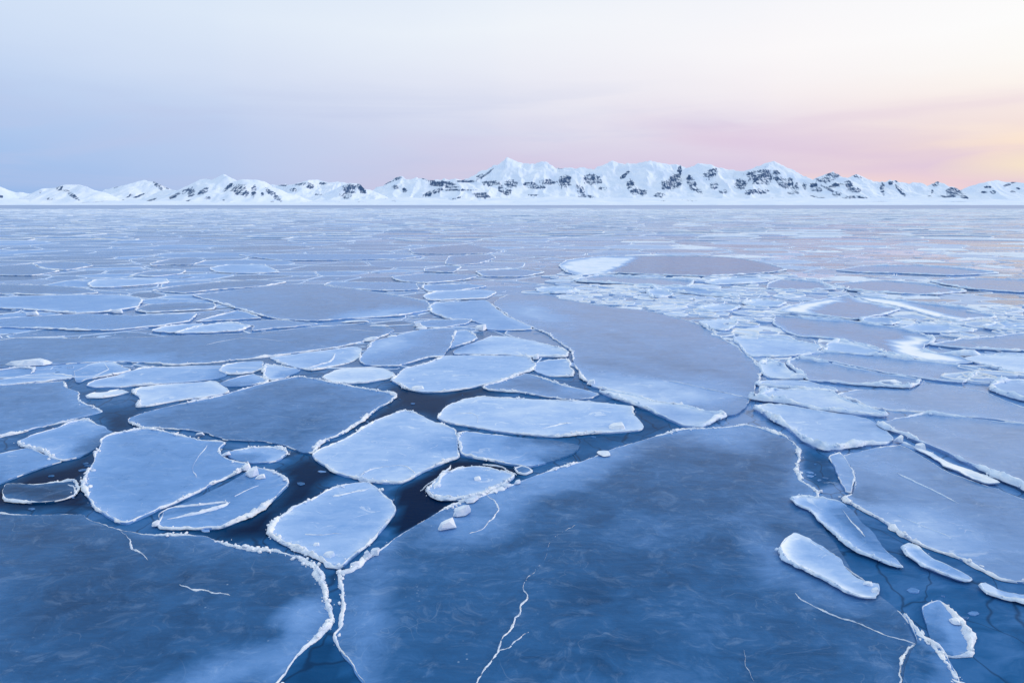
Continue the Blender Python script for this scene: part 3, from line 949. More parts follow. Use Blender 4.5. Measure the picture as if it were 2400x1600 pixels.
# ------------------------------------------------------------------ the near floes, traced one by one
FL = [
 ('front_left', '4', .155, 'w', 'huge dark blue ice sheet filling the bottom left corner', '-200,395,.35 200,402,.3 550,400,.35 620,440,.6 750,480,.6 850,500,.6 980,530,.9 1200,540,.9 1400,545,.9 1540,605,1.1 1700,630,1.1 1900,650,1.1 2050,690,1.1 2180,760,1.3 2225,850,1.4 2245,960,1.2 2270,1060,1.2 2290,1130,1.2 2230,1205,1 2130,1290,.9 2030,1390,.9 1980,1480,.9 1900,1567,.9 1790,1750,.9 -200,1750,0'),
 ('front_right', '5', .18, 'w', 'huge dark cloudy ice sheet filling the bottom centre, split by a long white crack', '-20,800,.8 60,790,1 150,715,1.2 260,640,1.2 400,540,.7 560,445,.6 740,342,1.1 860,300,1 1000,262,1.1 1130,205,1.2 1260,160,1.2 1400,110,1.2 1500,75,1.1 1720,12,1 1900,-60,1 2100,-119,1 2352,-189,1 2560,-194,1 2792,-214,1 2912,-189,1 3052,-139,1 3130,-90,1.1 3155,-30,1.2 3140,71,1.2 3172,161,1.2 3282,240,1 3290,420,0 3400,600,0 3560,830,0 3800,1020,0 3990,1220,.8 4110,1320,1 4190,1430,1 4245,1567,1 4310,1750,1 230,1750,.7 150,1567,.7 100,1500,.7 60,1430,.7 0,1380,.7 -35,1290,.7 -55,1230,.8 -12,1170,.8 5,1060,.8 8,960,.8 -5,880,.8'),
 ('left_strip', '1', .30, 'w', 'long dark flat ice strip reaching in from the left edge', '-150,275,.2 500,272,.2 1000,265,.2 1300,252,.2 1800,235,.2 2100,200,.4 2352,182,.4 2530,165,.4 2640,190,.4 2720,220,.5 2620,262,.8 2480,300,.8 2352,328,1 2000,380,1 1500,435,1 1180,455,1 1000,440,.6 850,432,.6 600,440,.5 330,455,.3 150,470,.2 -150,480,0'),
 ('left_edge', '1', .30, 'w', 'dark blue wedge-shaped sheet cut by the left edge below the narrow pale floe', '-150,600,.5 200,582,.5 440,562,.6 455,600,.8 545,640,.9 560,690,.9 640,740,.9 705,775,1 450,838,1.2 100,922,1.2 -150,965,1'),
 ('left_narrow', '1', .55, 'g', 'narrow pale floe with frosted edge at the left edge', '-150,590 0,595 200,575 480,550 500,535 350,518,.7 200,525,.7 0,555,.6 -150,570,.6'),
 ('left_round', '1', .55, 'g', 'rounded pale floe with a frosted corner below the long dark strip', '510,540,.2 520,495,.2 600,455,.4 700,432,.6 780,434,.8 850,465,1 895,490,1 800,515,1 680,535,.8 600,552,.3 540,575,.1'),
 ('left_long', '1', .60, 'g', 'long tapering pale floe with a white rounded tip, above the square-ended one', '595,595,1.1 650,565,1 760,540,1 870,505,1 980,480,1 1100,470,.6 1500,455,.3 1590,490,.1 1560,530,.1 1500,545,.1 1350,566,.3 1200,576,.5 1000,590,.8 800,607,1 650,610,1'),
 ('left_square', '1', .68, 'g', 'square-ended pale floe with a thick knobbly white left end', '915,640,1.3 960,612,1.2 1050,598,.8 1200,584,.6 1400,571,.6 1490,570,.9 1520,600,1 1575,637,.9 1500,662,.7 1300,688,.6 1150,715,.5 1000,740,.6 940,745,1 965,700,1.3 940,668,1.3'),
 ('left_sliver', '1', .78, 'g', 'small white sliver of ice beside the tapering floe', '590,665 650,648 740,645 820,625,.6 900,640,.2 800,665,.5 700,680 600,680'),
 ('small_oval', '1', .60, 'g', 'small oval frosted floe next to a small triangular one', '1510,490 1550,455 1640,437,.6 1800,430,.3 1812,478,.6 1740,505 1650,515 1560,515'),
 ('small_triangle', '1', .62, 'g', 'small triangular floe with a thick white left edge', '1830,455,1.3 1900,458,1 1960,470,.7 2060,490,.2 2040,512,.1 1950,545,.2 1870,558,.6 1812,540,1.2 1812,490,1.3'),
 ('small_fan', '1', .50, 'g', 'small fan-shaped floe above the tip of the large dark pentagon', '1510,582,.1 1600,548,.3 1740,522,1 1800,545,1 1850,570,1 1700,600,.1 1560,602,.1'),
 ('mid_wedge', '1', .62, 'g', 'pale wedge-shaped floe along the lower edge of the long dark strip', '1860,405,.9 2000,385,.6 2352,342,.8 2440,330,.9 2500,342,1 2480,400,1 2400,440,1 2250,475,1 2150,490,1 2050,480,1 1950,450,1'),
 ('dark_pentagon', '1', .27, 'g', 'large dark blue pentagon floe with white edges on the left', '880,842,1.2 900,818,1.1 1020,775,1 1200,735,1 1350,700,1 1550,660,1 1750,602,1 1900,565,1 2080,535,1 2200,560,1 2352,590,1 2450,610,1.1 2650,640,1.1 2720,668,1.2 2690,705,1.2 2550,800,1.2 2352,930,1.1 2250,980,1.2 2190,1020,1.3 2165,1058,.6 2100,1060,.1 1960,1010,.2 1800,985,.2 1560,965,.2 1400,925,.2 1200,895,.3 990,883,.7 940,868,1.1'),
 ('left_pale', '1', .50, 'g', 'pale floe at the left with a frosted arched top edge', '120,985,1 200,950,1 350,900,1 480,855,1 570,838,1 650,850,.8 740,880,.3 780,920,0 720,980,0 640,1040,0 550,1090,.1 430,1110,.5 330,1075,.8 260,1045,1 180,1020,1'),
 ('left_lower', '1', .46, 't', 'smooth pale floe cut by the left edge above the black water', '-150,1085,.3 0,1066,.6 150,1034,.8 190,1026,.7 260,1051,.4 330,1082,.2 430,1116,.2 300,1152,.3 150,1212,.2 0,1272,.1 -150,1310,0'),
 ('great_pale', '1', .43, 'g', 'large rounded pale blue floe with a thick beaded white rim, left of centre', '572,1280,1.2 578,1220,1.2 640,1130,1.2 665,1050,1.2 690,985,1.2 745,945,1.2 850,917,1 975,897,1 1100,903,1.1 1210,930,1 1350,965,1 1545,990,.8 1500,1035,.8 1540,1088,.8 1600,1115,.7 1725,1152,1.2 1650,1196,1.5 1450,1286,1.6 1300,1360,1.6 1120,1438,1.3 980,1505,1.2 870,1547,1.3 780,1530,1.5 700,1470,1.5 640,1420,1.4 600,1345,1.2'),
 ('great_half', '1', .42, 'g', 'blue floe half broken off the large rounded one, with a block on its corner', '1745,1158,.5 1890,1190,1 1985,1265,.9 1920,1340,1 1840,1420,1.4 1740,1488,1.4 1620,1538,1.2 1500,1572,.9 1300,1580,.8 1100,1575,.8 1070,1555,.5 1130,1462,.1 1310,1386,.1 1500,1298,.1 1665,1212,.1'),
 ('ring_floe', '1', .55, 'g', 'small oval floe with a thick white right rim above the broken-off floe', '1540,1062,.1 1600,1046,.3 1700,1032,1 1850,1026,1.3 1960,1040,1.8 1985,1065,1.8 1940,1100,1.2 1870,1120,.4 1750,1128,.1 1640,1108,.1 1580,1088,.1'),
 ('black_pan', '1', .06, 't', 'thin dark pan with frosted right edge floating in the black water at left', '40,1275,.4 250,1272,.7 400,1257,1 510,1252,1.3 552,1300,1.3 520,1350,1 450,1372,.3 340,1392,.2 200,1402,.8 60,1382,1 20,1325,.2'),
 ('grey_corner', '2', .34, 'g', 'grey-blue floe with pale top corner and white right edge, at the upper centre', '125,430,1.1 140,385,1.2 200,325,1.1 225,290,.5 330,268,.2 430,243,.6 530,218,.8 650,210,.9 770,204,1 788,230,1.1 770,290,1.3 740,350,1.3 700,398,1.2 600,405,1 500,435,1 400,464,1 300,468,1 170,460,1'),
 ('centre_pale', '2', .64, 'g', 'pale blue floe with a rounded left end and wrinkled surface in the centre', '345,560,1.3 380,530,1.2 450,480,1.2 560,452,1 650,422,.9 720,394,.7 900,391,.7 1100,395,.7 1270,393,1 1310,430,1.1 1345,460,1.2 1320,490,1.2 1230,518,1.2 1150,548,1 1050,578,1 980,593,.9 850,618,.8 700,638,.7 560,638,.7 440,620,1 390,590,1.2'),
 ('dark_triangle', '2', .30, 'g', 'dark grey-blue triangular floe outlined in white above the long oval floe', '975,608,1.1 1050,580,1 1160,550,1 1270,515,1.1 1400,548,1 1550,602,1 1700,637,1 1775,660,1 1720,690,.6 1600,696,.6 1480,686,1 1300,656,1 1130,636,1 1020,626,1'),
 ('long_oval', '2', .66, 'g', 'long oval pale floe with a continuous white rim in the centre', '665,820,1.3 700,760,1.1 760,725,1 850,690,1 960,676,1 1050,682,1.1 1200,688,1 1400,694,.9 1600,704,.9 1750,713,.9 1900,727,.9 2010,742,1 2020,790,1.1 2060,850,1.1 2090,880,1.1 2050,904,1 1900,915,1.1 1720,930,1 1500,945,1 1250,935,1 1050,910,1 900,885,1.1 780,860,1.1 700,840,1.2'),
 ('diamond', '2', .64, 'g', 'pale blue diamond-shaped floe in the middle of the near ice', '-200,1078,1 -150,1040,.9 0,980,.8 100,920,.8 250,840,.8 370,790,.8 440,772,.9 520,792,1 600,832,1 680,862,1 790,905,.5 800,960,.2 795,1030,.2 815,1085,.6 720,1122,1 600,1172,1.2 500,1230,1.4 420,1268,1.3 300,1274,1.3 150,1255,1.3 60,1225,1 -60,1180,1 -150,1130,1'),
 ('blurred_wedge', '2', .50, 'g', 'pale wedge with a bright white left corner fading into dark ice on the right', '806,935,1.2 840,915,1.2 1000,930,.6 1200,955,.1 1450,975,0 1640,1010,0 1600,1060,0 1450,1115,0 1300,1150,.3 1180,1142,1 1000,1112,1 880,1088,1 825,1068,1.1 806,1000,1.2'),
 ('little_floe', '2', .58, 'g', 'little pale floe with inner frost ring beside the black water', '590,1320,1.1 640,1262,1 700,1204,.8 790,1168,.9 900,1157,.4 1000,1162,.8 1100,1190,.9 1195,1212,.8 1185,1238,1.1 1100,1290,1.2 950,1350,1.3 800,1384,1.2 680,1380,1.2 610,1352,1.2'),
 ('tiny_ring', '2', .10, 't', 'tiny dark pan with white outline at the corner of the black water', '1195,1168 1240,1152 1300,1166 1320,1186 1270,1206 1220,1196'),
 ('lower_pale', '4', .58, 'g', 'pale floe with thick granular rim at the meeting of the two bottom sheets', '1850,540,1.4 1880,478,1.4 1950,408,1.3 2100,325,1.2 2250,243,1.1 2352,208,1 2450,188,1 2525,188,1 2620,240,1.2 2695,310,1.3 2722,375,1.3 2685,440,1.3 2600,538,1.3 2520,620,1.2 2430,690,1 2345,762,1 2290,760,1 2180,708,1 2050,645,1 1910,578,1.1'),
 ('grey_sheet', '2', .335, 'w', 'big smooth grey-lavender sheet at the upper right of centre', '1050,30,.5 1176,-35,.4 1430,-30,.5 1630,22,.6 1900,64,.5 2090,82,.5 2330,138,.6 2502,191,.8 2602,264,.9 2731,341,1 2830,420,1 2902,509,1 2875,560,.6 2820,690,.2 2780,765,.1 2670,805,.1 2500,775,.1 2352,738,.8 2200,716,1 2000,660,1 1790,622,1.1 1720,600,1 1660,540,1 1600,450,1 1590,372,1 1500,302,1 1400,232,1 1300,192,1 1170,132,.9'),
 ('pale_wedge', '2', .55, 's', 'long pale wedge running along the lower edge of the grey sheet', '1780,642,.8 1900,692,.9 2100,762,.7 2352,872,.5 2480,880,.6 2590,826,1 2640,808,1 2500,780,.8 2352,744,.7 2200,722,.6 2000,668,.6 1850,640,.6'),
 ('right_thick', '3', .66, 's', 'pale floe with a thick rounded blue lip, uppermost of the two beside the grey sheet', '470,692,1.2 520,678,1 560,652,1 640,632,.8 900,630,.6 1040,640,.8 1100,690,.8 1200,730,.8 1300,770,.9 1400,803,1.1 1360,815,1.2 1200,800,1.3 900,760,1.3 700,720,1.3'),
 ('right_kite', '3', .64, 's', 'kite-shaped pale floe with a thick raised lip right of the front sheet', '490,757,1.1 540,742,1 700,740,.6 900,768,.4 1150,802,.2 1280,832,.2 1340,862,.2 1450,960,.3 1400,998,.7 1250,1010,1 1100,1034,1 1000,1040,1.1 900,1020,1.3 820,970,1.4 740,910,1.4 640,850,1.4 560,800,1.3'),
 ('right_grey', '3', .37, 's', 'grey sheet cut by the right edge with a long raised blue lip', '1340,867,1.4 1390,850,.8 1530,822,.6 1680,792,.8 1900,822,.9 2352,872,.8 2700,895,.6 2700,1520,1 2352,1320,1.2 2200,1250,1.2 1900,1110,1.3 1700,1020,1.3 1530,950,1.3 1420,910,1.3'),
 ('right_strip', '3', .74, 'p', 'narrow pale strip of upturned ice under the long raised lip', '1500,985,.3 1600,1024,.5 1720,1066,.5 1900,1154,.6 2050,1214,.8 2170,1272,1 2080,1275,1.2 1950,1230,1.1 1800,1160,.8 1650,1062,.5 1540,995,.4'),
 ('right_smooth', '3', .36, 'w', 'broad smooth lavender-blue sheet at lower right with a knobbly lower-left edge', '1340,1022,.8 1500,1010,.3 1650,1084,.3 1850,1194,.2 2050,1274,.2 2170,1306,.2 2352,1376,.3 2700,1530,.3 2700,1965,.8 2352,1950,1 2200,1928,1.1 2100,1882,1.1 1900,1782,1.1 1640,1690,1.1 1340,1510,1.1 1090,1372,1 1170,1342,.1 1188,1222,.3 1160,1150,.3 1105,1078,.5 1220,1052,.7'),
 ('thin_leaf', '3', .42, 't', 'thin leaf-shaped plate standing at the top of the broad lavender sheet', '1010,1084,.6 1080,1062,1 1130,1112,.9 1180,1222,.8 1164,1336,.8 1120,1326,.4 1090,1250,.6 1050,1160,.8'),
 ('boat_long', '6', .40, 'p', 'long boat-shaped pan with upturned white rim, upper of two at lower right', '745,312,1.2 790,292,1.1 900,294,.7 1000,302,.7 1090,322,.3 1150,372,.1 1250,482,.1 1350,602,.1 1450,702,.2 1525,776,.5 1440,764,.9 1200,660,1.1 1080,580,1.1 990,500,1.1 870,390,1.1 780,352,1.2'),
 ('boat_white', '6', .56, 'p', 'white boat-shaped pan with upturned rim, lower of two at lower right', '668,645,1.2 700,592,1.2 780,550,1 850,582,.5 950,642,.3 1080,722,.3 1200,832,.3 1290,880,.4 1345,892,.5 1350,955,.6 1330,988,.8 1220,978,1 1100,933,1.1 950,858,1.1 800,793,1.2 700,728,1.2'),
 ('boat_small', '6', .48, 'p', 'small boat-shaped pan beside the knobbly edge of the lavender sheet', '1512,637,1.1 1560,627,1.1 1630,642,.8 1750,722,.4 1850,782,.3 1955,848,.5 1920,859,1 1800,829,1 1640,759,1.1 1540,700,1.2'),
 ('boat_edge', '6', .48, 'p', 'boat-shaped pan cut by the right edge at lower right', '2040,902,1.2 2080,882,1.1 2150,912,.7 2250,942,.5 2352,962,.5 2500,982,.5 2500,1062,1 2352,1022,1 2200,990,1 2100,960,1.1'),
 ('sunk_plate', '6', .34, 't', 'half-sunk blue plate with a white right edge near the bottom right corner', '1650,1032,.5 1770,992,.9 1840,1052,1.5 1900,1132,1.8 1970,1232,2 1998,1358,1.6 1930,1378,.8 1860,1380,.3 1790,1370,.1 1720,1280,.1 1680,1150,.1'),
 ('corner_sheet', '6', .30, 'n', 'pale streaked sheet fading out in the bottom right corner', '2030,1110,0 2200,1085,0 2352,1115,0 2600,1150,0 2600,1750,0 2352,1560,0 2200,1330,0 2090,1210,0'),
 ('mid_lens', '3', .62, 's', 'lens-shaped pale floe above the thick-lipped one', '500,590,.9 560,567,.8 700,562,.6 880,576,.6 960,602,.7 1060,635,1 900,632,1.1 700,615,1.1 560,605,1.1'),
 ('mid_fin', '3', .72, 's', 'small white fin-shaped floe at the right tip of the grey sheet', '520,450,1 600,427,1 680,452,1 770,512,1 830,550,1 700,550,.6 600,545,.6 560,520,.6'),
 ('bar_lower', '3', .40, 's', 'long grey bar-shaped floe, lower of two parallel ones', '720,432,1 800,412,1.2 1000,446,1.2 1200,486,1.2 1400,526,1.2 1640,562,1 1570,612,1 1400,602,1 1200,592,.9 1000,577,.9 870,567,.9 800,512,1 740,462,1.1'),
 ('bar_upper', '3', .44, 's', 'long grey bar-shaped floe, upper of two parallel ones', '810,398,.8 960,370,.9 1100,375,1 1400,398,1 1600,428,1 1900,460,.9 2050,490,.9 2020,530,1 1930,580,1 1800,574,.9 1650,548,.7 1400,510,.5 1200,470,.5 1000,430,.5'),
 ('pale_step', '3', .66, 's', 'pale rough floe beside the right edge of the grey sheet', '350,276,.8 500,268,1 700,285,1 850,310,1 960,345,1.1 900,382,.7 700,402,.8 480,402,.8 420,372,.7'),
 ('blue_dome', '3', .62, 's', 'small domed blue floe at the end of the upper grey bar', '970,368,1 1010,312,1 1100,302,1.2 1250,332,1.2 1350,367,1 1380,390,1 1250,395,.8 1100,378,.8'),
 ('right_big', '3', .42, 's', 'broad grey floe with a white snow patch at the right', '620,170,.5 640,122,.8 800,132,1 1170,162,1 1400,197,1 1600,232,1.2 1730,290,1.2 1690,320,.3 1640,355,.3 1900,400,.2 2000,440,.3 1880,455,.6 1600,424,.9 1390,384,.9 1300,332,.5 1100,287,.5 950,272,.5 800,262,.5 700,222,.5'),
 ('right_split', '3', .42, 's', 'grey floe with a thin crack, cut by the right edge', '1700,320,.8 1900,287,.9 2100,272,.9 2352,242,.8 2700,212,.6 2700,372,.6 2352,368,1 2000,350,1 1800,332,.8'),
 ('right_white', '3', .84, 's', 'white snowy floe cut by the right edge below the cracked grey one', '1935,412,.4 2050,388,.5 2352,394,.7 2700,384,.5 2700,560,.6 2352,532,1 2200,497,1 2050,452,.9'),
 ('right_rounded', '3', .56, 's', 'pale floe with rounded blue lip cut by the right edge', '2120,602,1.2 2180,572,1 2352,562,.7 2600,562,.5 2600,745,.6 2352,702,1.2 2200,662,1.2 2140,632,1.3'),
 ('right_long_grey', '3', .42, 'w', 'long streaked grey sheet below the two parallel bars', '1110,642,.9 1250,622,.2 1570,626,.2 1660,580,.3 1900,602,.3 2100,645,.3 2352,745,.3 2700,810,.3 2700,872,.6 2352,852,.7 1900,802,.8 1650,777,.8 1300,747,.8 1200,702,.7 1060,657,.9'),
 ('tri_top', '2', .58, 'g', 'pale floe with a curved white left edge behind the two white blocks', '590,70,1.1 650,32,1 800,25,.6 980,12,.5 1040,42,.8 1080,82,.8 1165,132,.9 1305,190,1.1 1308,214,.9 1100,220,.5 1010,216,.5 1000,186,.3 890,152,.5 760,145,1 650,110,1.1'),
 ('tri_low', '2', .50, 'g', 'thin pale wedge pointing right, left of the white block', '500,167,.5 620,152,.6 900,147,.9 860,175,1 700,200,.9 590,200,.9'),
 ('tri_mid', '2', .52, 'g', 'small pale floe with a bent white right edge in the upper centre', '795,228,.6 860,220,.9 945,275,1.1 880,305,1 790,332,.3 752,342,.2'),
 ('frost_fan', '2', .68, 'g', 'pale rounded floe with a white right rim touching the grey sheet', '1040,262,.8 1150,266,.9 1350,302,.9 1500,342,1.1 1570,376,1.2 1550,400,1.1 1300,402,.9 1100,388,.5 780,384,.2 810,342,.1 950,292,.3'),
 ('corner_bit', '2', .58, 'g', 'small pale square floe with a thick right edge touching the grey sheet', '1345,440,.3 1440,421,.5 1555,416,.9 1598,530,1.2 1450,534,.8 1342,500,.3'),
 ('rubble_floe', '2', .76, 'g', 'rough white floe strewn with rubble above the dark lead', '-130,540,.8 -80,507,.8 0,487,.8 150,477,.8 280,477,.8 375,520,.6 330,545,.6 200,568,.7 50,584,.8 -60,574,.8'),
 ('far_pond', 'M', .32, 's', 'large dark floe with a white left end in the right middle distance', '215,300,.6 260,275,.5 400,258,.4 700,255,.4 1000,262,.4 1150,285,.5 1260,320,.6 1150,335,.6 900,350,.7 700,345,.7 480,335,.7 300,345,.7 240,325,.8'),
 ('m2', 'M', .42, 's', 'small grey floe just right of the large dark one', '1180,382,.6 1250,362,.6 1400,376,.8 1480,410,1 1300,415,.6 1170,405,.6'),
 ('m3', 'M', .42, 's', 'grey floe between the small grey one and the right edge', '1480,385,.6 1700,370,.6 1900,385,.9 2080,420,1 1900,435,.7 1700,425,.7 1560,415,.7'),
 ('m4', 'M', .42, 's', 'wide grey floe at the right edge in the middle distance', '1920,372,.8 2100,360,.7 2352,365,.7 2600,370,.6 2600,430,.6 2352,425,.8 2100,408,.9'),
 ('m5', 'M', .46, 's', 'long thin grey floe behind the large dark one with a white end', '1490,322,.6 1620,302,.5 1850,300,.6 2050,312,.8 2230,335,.8 2000,345,.6 1750,335,.6 1600,332,.6'),
 ('m7', 'M', .72, 's', 'pale leaf-shaped floe below the far dark floe', '880,377 1000,360 1130,362 1180,375 1050,385 930,390'),
 ('m8', 'M', .72, 's', 'small pale floe left of the grey floe bordered with snow', '1060,472 1150,462 1260,472 1220,490 1100,490'),
 ('m9', 'M', .56, 's', 'pale slanting floe between the grey sheet and the far dark floe', '640,402 800,402 950,422 1040,442 900,440 750,422'),
 ('m10', 'M', .72, 's', 'small pale floe at the top edge of the grey sheet', '110,407 250,402 310,420 200,430 120,422'),
 ('m12', 'M', .46, 's', 'long grey-blue floe with frosted edges below the far dark one', '280,367 400,347 640,357 830,372 800,400 640,395 500,385 320,376'),
 ('m13', 'M', .70, 's', 'tiny pale square floe above the grey sheet', '620,417 700,412 740,440 650,450'),
 ('m14', 'M', .72, 's', 'small pale floe above the fin-shaped one', '850,502 950,482 1040,492 1010,510 900,515'),
 ('m15', 'M', .74, 's', 'pale floe with a dark cracked right side above the rough one', '860,562 1030,552 1028,575 980,603 900,590'),
 ('m16', 'M', .66, 's', 'oval rough floe in the slush at the right', '1780,592 1850,577 2000,577 2110,603 1990,612 1850,608'),
 ('m17', 'M', .60, 's', 'small oval floe at the corner of the grey one bordered with snow', '1600,547 1700,542 1790,560 1740,574 1620,565'),
 ('m19', 'M', .64, 's', 'oval rough floe at the right edge of the slush', '2150,582 2250,567 2400,575 2400,600 2200,595'),
 ('snow_grey', 'M', .42, 's', 'grey floe bordered with a white snow margin at the right', '1225,512,.5 1260,492,.5 1350,471,.6 1540,441,.6 1650,471,.7 1780,501,.9 1700,530,.8 1560,549,.8 1400,530,.8'),
 ('snow_band', 'M', .46, 's', 'grey floe with a white band across it, right of the snow-margined one', '1570,440,.5 1700,453,.7 1900,478,.9 2100,500,1 2220,540,1 2100,551,.8 2020,556,.8 1900,524,.5 1795,494,.4 1650,466,.4'),
 ('l1', 'L', .36, 'g', 'large dark floe with a long white left edge in the left middle distance', '885,437,1.3 1000,424,.4 1100,410,.3 1300,386,.4 1480,386,.6 1650,411,.8 1780,431,.8 1960,466,.9 1975,505,1 1830,530,.9 1600,545,.6 1450,555,.6 1270,545,1 1150,515,1.3 1000,470,1.3'),
 ('l2', 'L', .58, 'g', 'pale floe at the left edge in the middle distance', '-150,452,.4 0,445,.5 300,436,.5 540,436,.7 650,450,1 630,490,1.2 500,512,1.2 350,520,1.1 180,506,1 0,496,1 -150,490,.8'),
 ('l3', 'L', .30, 'g', 'dark pointed floe at the left edge above the pale one', '-150,396,.5 0,386,.6 200,391,.5 380,402,.6 455,425,.8 300,434,.8 0,430,.7 -150,430,.5'),
 ('l4', 'L', .30, 'g', 'dark narrow slanting floe above the large dark one', '700,415,.9 800,395,.6 1000,375,.5 1180,365,.5 1310,376,.9 1200,395,.9 1000,410,.9 850,425,.9'),
 ('l5', 'L', .68, 'g', 'pale rounded floe above the slanting dark one', '405,386 440,366 600,361,.7 760,361,.8 770,380,1.2 650,390,.9 500,400 430,400'),
 ('l6', 'L', .30, 'g', 'dark floe at the left edge in the middle distance', '-100,312,.4 140,291,.6 180,310,1 270,325,1.1 150,345,.8 -100,340,.7'),
 ('l7', 'L', .64, 'g', 'pale oval floe with a white right end in the middle distance', '965,311 1050,296,.7 1210,296,.9 1280,330,1.3 1150,335,.7 1000,330'),
 ('l8', 'L', .30, 'g', 'small dark lens floe left of the pale oval one', '690,291,1.1 800,266,.6 900,263,.5 945,275,1 880,295,.8 760,295,.8 700,300'),
 ('l9', 'L', .36, 'g', 'thin dark floe below the small dark lens', '600,346 680,326 850,323 820,340 700,350'),
 ('l10', 'L', .36, 'g', 'dark blue floe right of the one at the left edge', '150,289 250,283,.6 380,286,.6 430,300 300,320 200,311'),
 ('l11', 'L', .50, 'g', 'long pale strip floe crossing the left middle distance', '1100,251,1.2 1300,246,.6 1800,248,.6 1950,256,.8 1800,270,.7 1300,275,.7'),
 ('l13', 'L', .32, 'g', 'dark floe with an arched top left of the white-ended dark one', '1880,227 2000,211,.6 2150,201,.6 2310,235 2200,245,.7 1920,245,.7'),
 ('l14', 'L', .34, 'g', 'grey rounded floe with a thick white outline below the arched dark one', '2045,291,1.2 2070,256,1.1 2250,249,.8 2275,265,1 2200,290,.9 2100,298,.9'),
 ('l15', 'L', .36, 'g', 'small grey floe below the rounded one with thick outline', '1950,316 2050,301 2120,306 2080,330 1950,326'),
 ('l16', 'L', .42, 'g', 'grey floe straddling the picture middle below the rounded one', '2190,326 2352,316 2500,330 2400,350 2230,350'),
 ('l17', 'L', .46, 'g', 'grey-blue floe with a thick white left edge left of the middle', '1800,352,.7 1950,336,.7 2200,346,.7 2130,365 1960,380,1.3 1840,371,1.2'),
 ('l18', 'L', .54, 'g', 'pale thin floe above the white lens at the middle', '1945,391,1.2 2150,386,.6 2240,395,.7 2100,415,.7 1970,420,1.2'),
 ('l19', 'L', .64, 'g', 'white lens floe above the picture centre', '1945,440 2000,421 2200,411,.7 2280,420,.9 2230,450 2100,455 1970,460'),
 ('l20', 'L', .46, 'g', 'grey-blue floe above the right end of the large dark one', '1490,391,1.1 1520,376 1700,376,.6 1900,381,.6 1920,410,.7 1750,415,.8 1550,401'),
 ('l21', 'L', .30, 'g', 'narrow dark floe beside the pale left-edge floe', '620,505 680,480,.6 850,470,.5 985,476,.6 975,500,1.2 800,510 680,515'),
 ('l22', 'L', .46, 'g', 'long pale floe under the dark narrow one at left', '-150,562,.6 100,536,.7 200,531,.6 400,522,.5 600,531,.5 900,521,.9 870,555,1.2 700,580,1.2 500,598,1.2 270,592,1 0,585,.7 -150,590,.5'),
 ('l23', 'L', .62, 'g', 'small frosted crescent floe above the long dark strip', '700,600 760,581 930,566,.8 900,590 780,608'),
 ('l24', 'L', .70, 'g', 'small white leaf floe above the long dark strip', '810,610 900,581 1050,563 1150,580,1.3 1100,598,1.1 950,608,.8'),
 ('l25', 'L', .42, 'g', 'grey floe between the white leaf and the large dark one', '1000,563,.3 1270,550,.4 1460,570,.8 1250,590,.9 1155,600,.5 1160,577,.4 1060,566,.3'),
 ('l26', 'L', .48, 'g', 'small grey wedge at the lower left edge of the large dark floe', '900,557,.9 1000,532,1.1 1090,508,1 1200,541,.9 1000,552,.6'),
]
for row in FL:
    build_floe(*row)
print('floes', round(time.time() - T0, 1))

# ridges and cracks that belong to single floes
M_CRACK = M_FROST
ridge('front_right', '5', '880,1660,1.2 940,1567,1.1 1000,1480,1.1 1040,1400,1 1100,1310,1 1110,1270,1.2 1150,1220,1.1 1190,1150,1 1200,1110,1 1245,1080,.9 1250,1020,.9 1262,970,.9 1250,920,.8 1270,880,.8 1310,830,.7 1345,800,.6 1355,768,.4', 0.045, 0.025, .8, 0, 'crack')
ridge('front_right', '5', '1090,1340,.6 1160,1320,.6 1200,1280,.6 1260,1250,.4 1300,1215,.3', 0.03, 0.012, .8, 0, 'crack')
ridge('front_right', '5', '1020,268,.8 1060,310,.8 1080,380,.8 1050,430,.7 1010,460,.6 960,500,.5 880,525,.3', 0.035, 0.02, .8, 0, 'crack')
ridge('front_right', '6', '770,940,.4 850,1000,.5 950,1045,.6 1080,1100,.7 1200,1140,.7 1350,1200,.7 1500,1240,.7 1610,1280,.7', 0.035, 0.02, .8, 0, 'crack')
ridge('front_right', '6', '1640,1290,.9 1540,1370,.9 1515,1450,.9 1520,1567,.9 1500,1700,.8', 0.05, 0.02, .9, 0, 'crack')
ridge('front_right', '6', '425,1330,.4 440,1430,.5 470,1540,.4', 0.03, 0.012, .8, 0, 'crack')
ridge('front_right', '5', '1355,768,.5 1400,700,.35 1440,610,.3 1500,540,.25 1600,470,.2', 0.022, 0.008, .8, 0, 'crack')
ridge('front_left', '4', '820,508,1 880,570,1 900,630,1 960,660,.9 1030,710,.6', 0.032, 0.02, .8, 0, 'crack')
ridge('front_left', '4', '1240,880,.5 1340,915,.6 1450,930,.5 1580,955,.3', 0.035, 0.012, .8, 0, 'crack')
ridge('great_half', '1', '1090,1515,1 1100,1480,1 1180,1440,1 1300,1425,.8 1550,1405,.7 1500,1440,.9 1300,1490,1 1150,1520,1', 0.05, 0.04, .8, 4)
ridge('great_half', '1', '1620,1360,.5 1700,1320,.6 1780,1285,.6', 0.03, 0.02, .8, 0)
ridge('diamond', '2', '120,1225,.9 160,1200,.9 220,1175,.9 300,1158,.9 420,1152,.8 480,1180,.8 515,1212,.9', 0.05, 0.04)
ridge('long_oval', '2', '790,792,.7 900,792,.8 940,822,.8 940,862,.6', 0.05, 0.035)
ridge('long_oval', '2', '1380,895,.5 1450,880,.8 1520,862,.8 1600,855,.4', 0.05, 0.03)
ridge('lower_pale', '5', '-60,285,.8 0,275,1 80,255,1 160,240,.9 200,222,.6', 0.05, 0.04)
ridge('lower_pale', '4', '2100,548,.6 2220,545,.8 2300,535,.8 2352,540,.5', 0.04, 0.03)
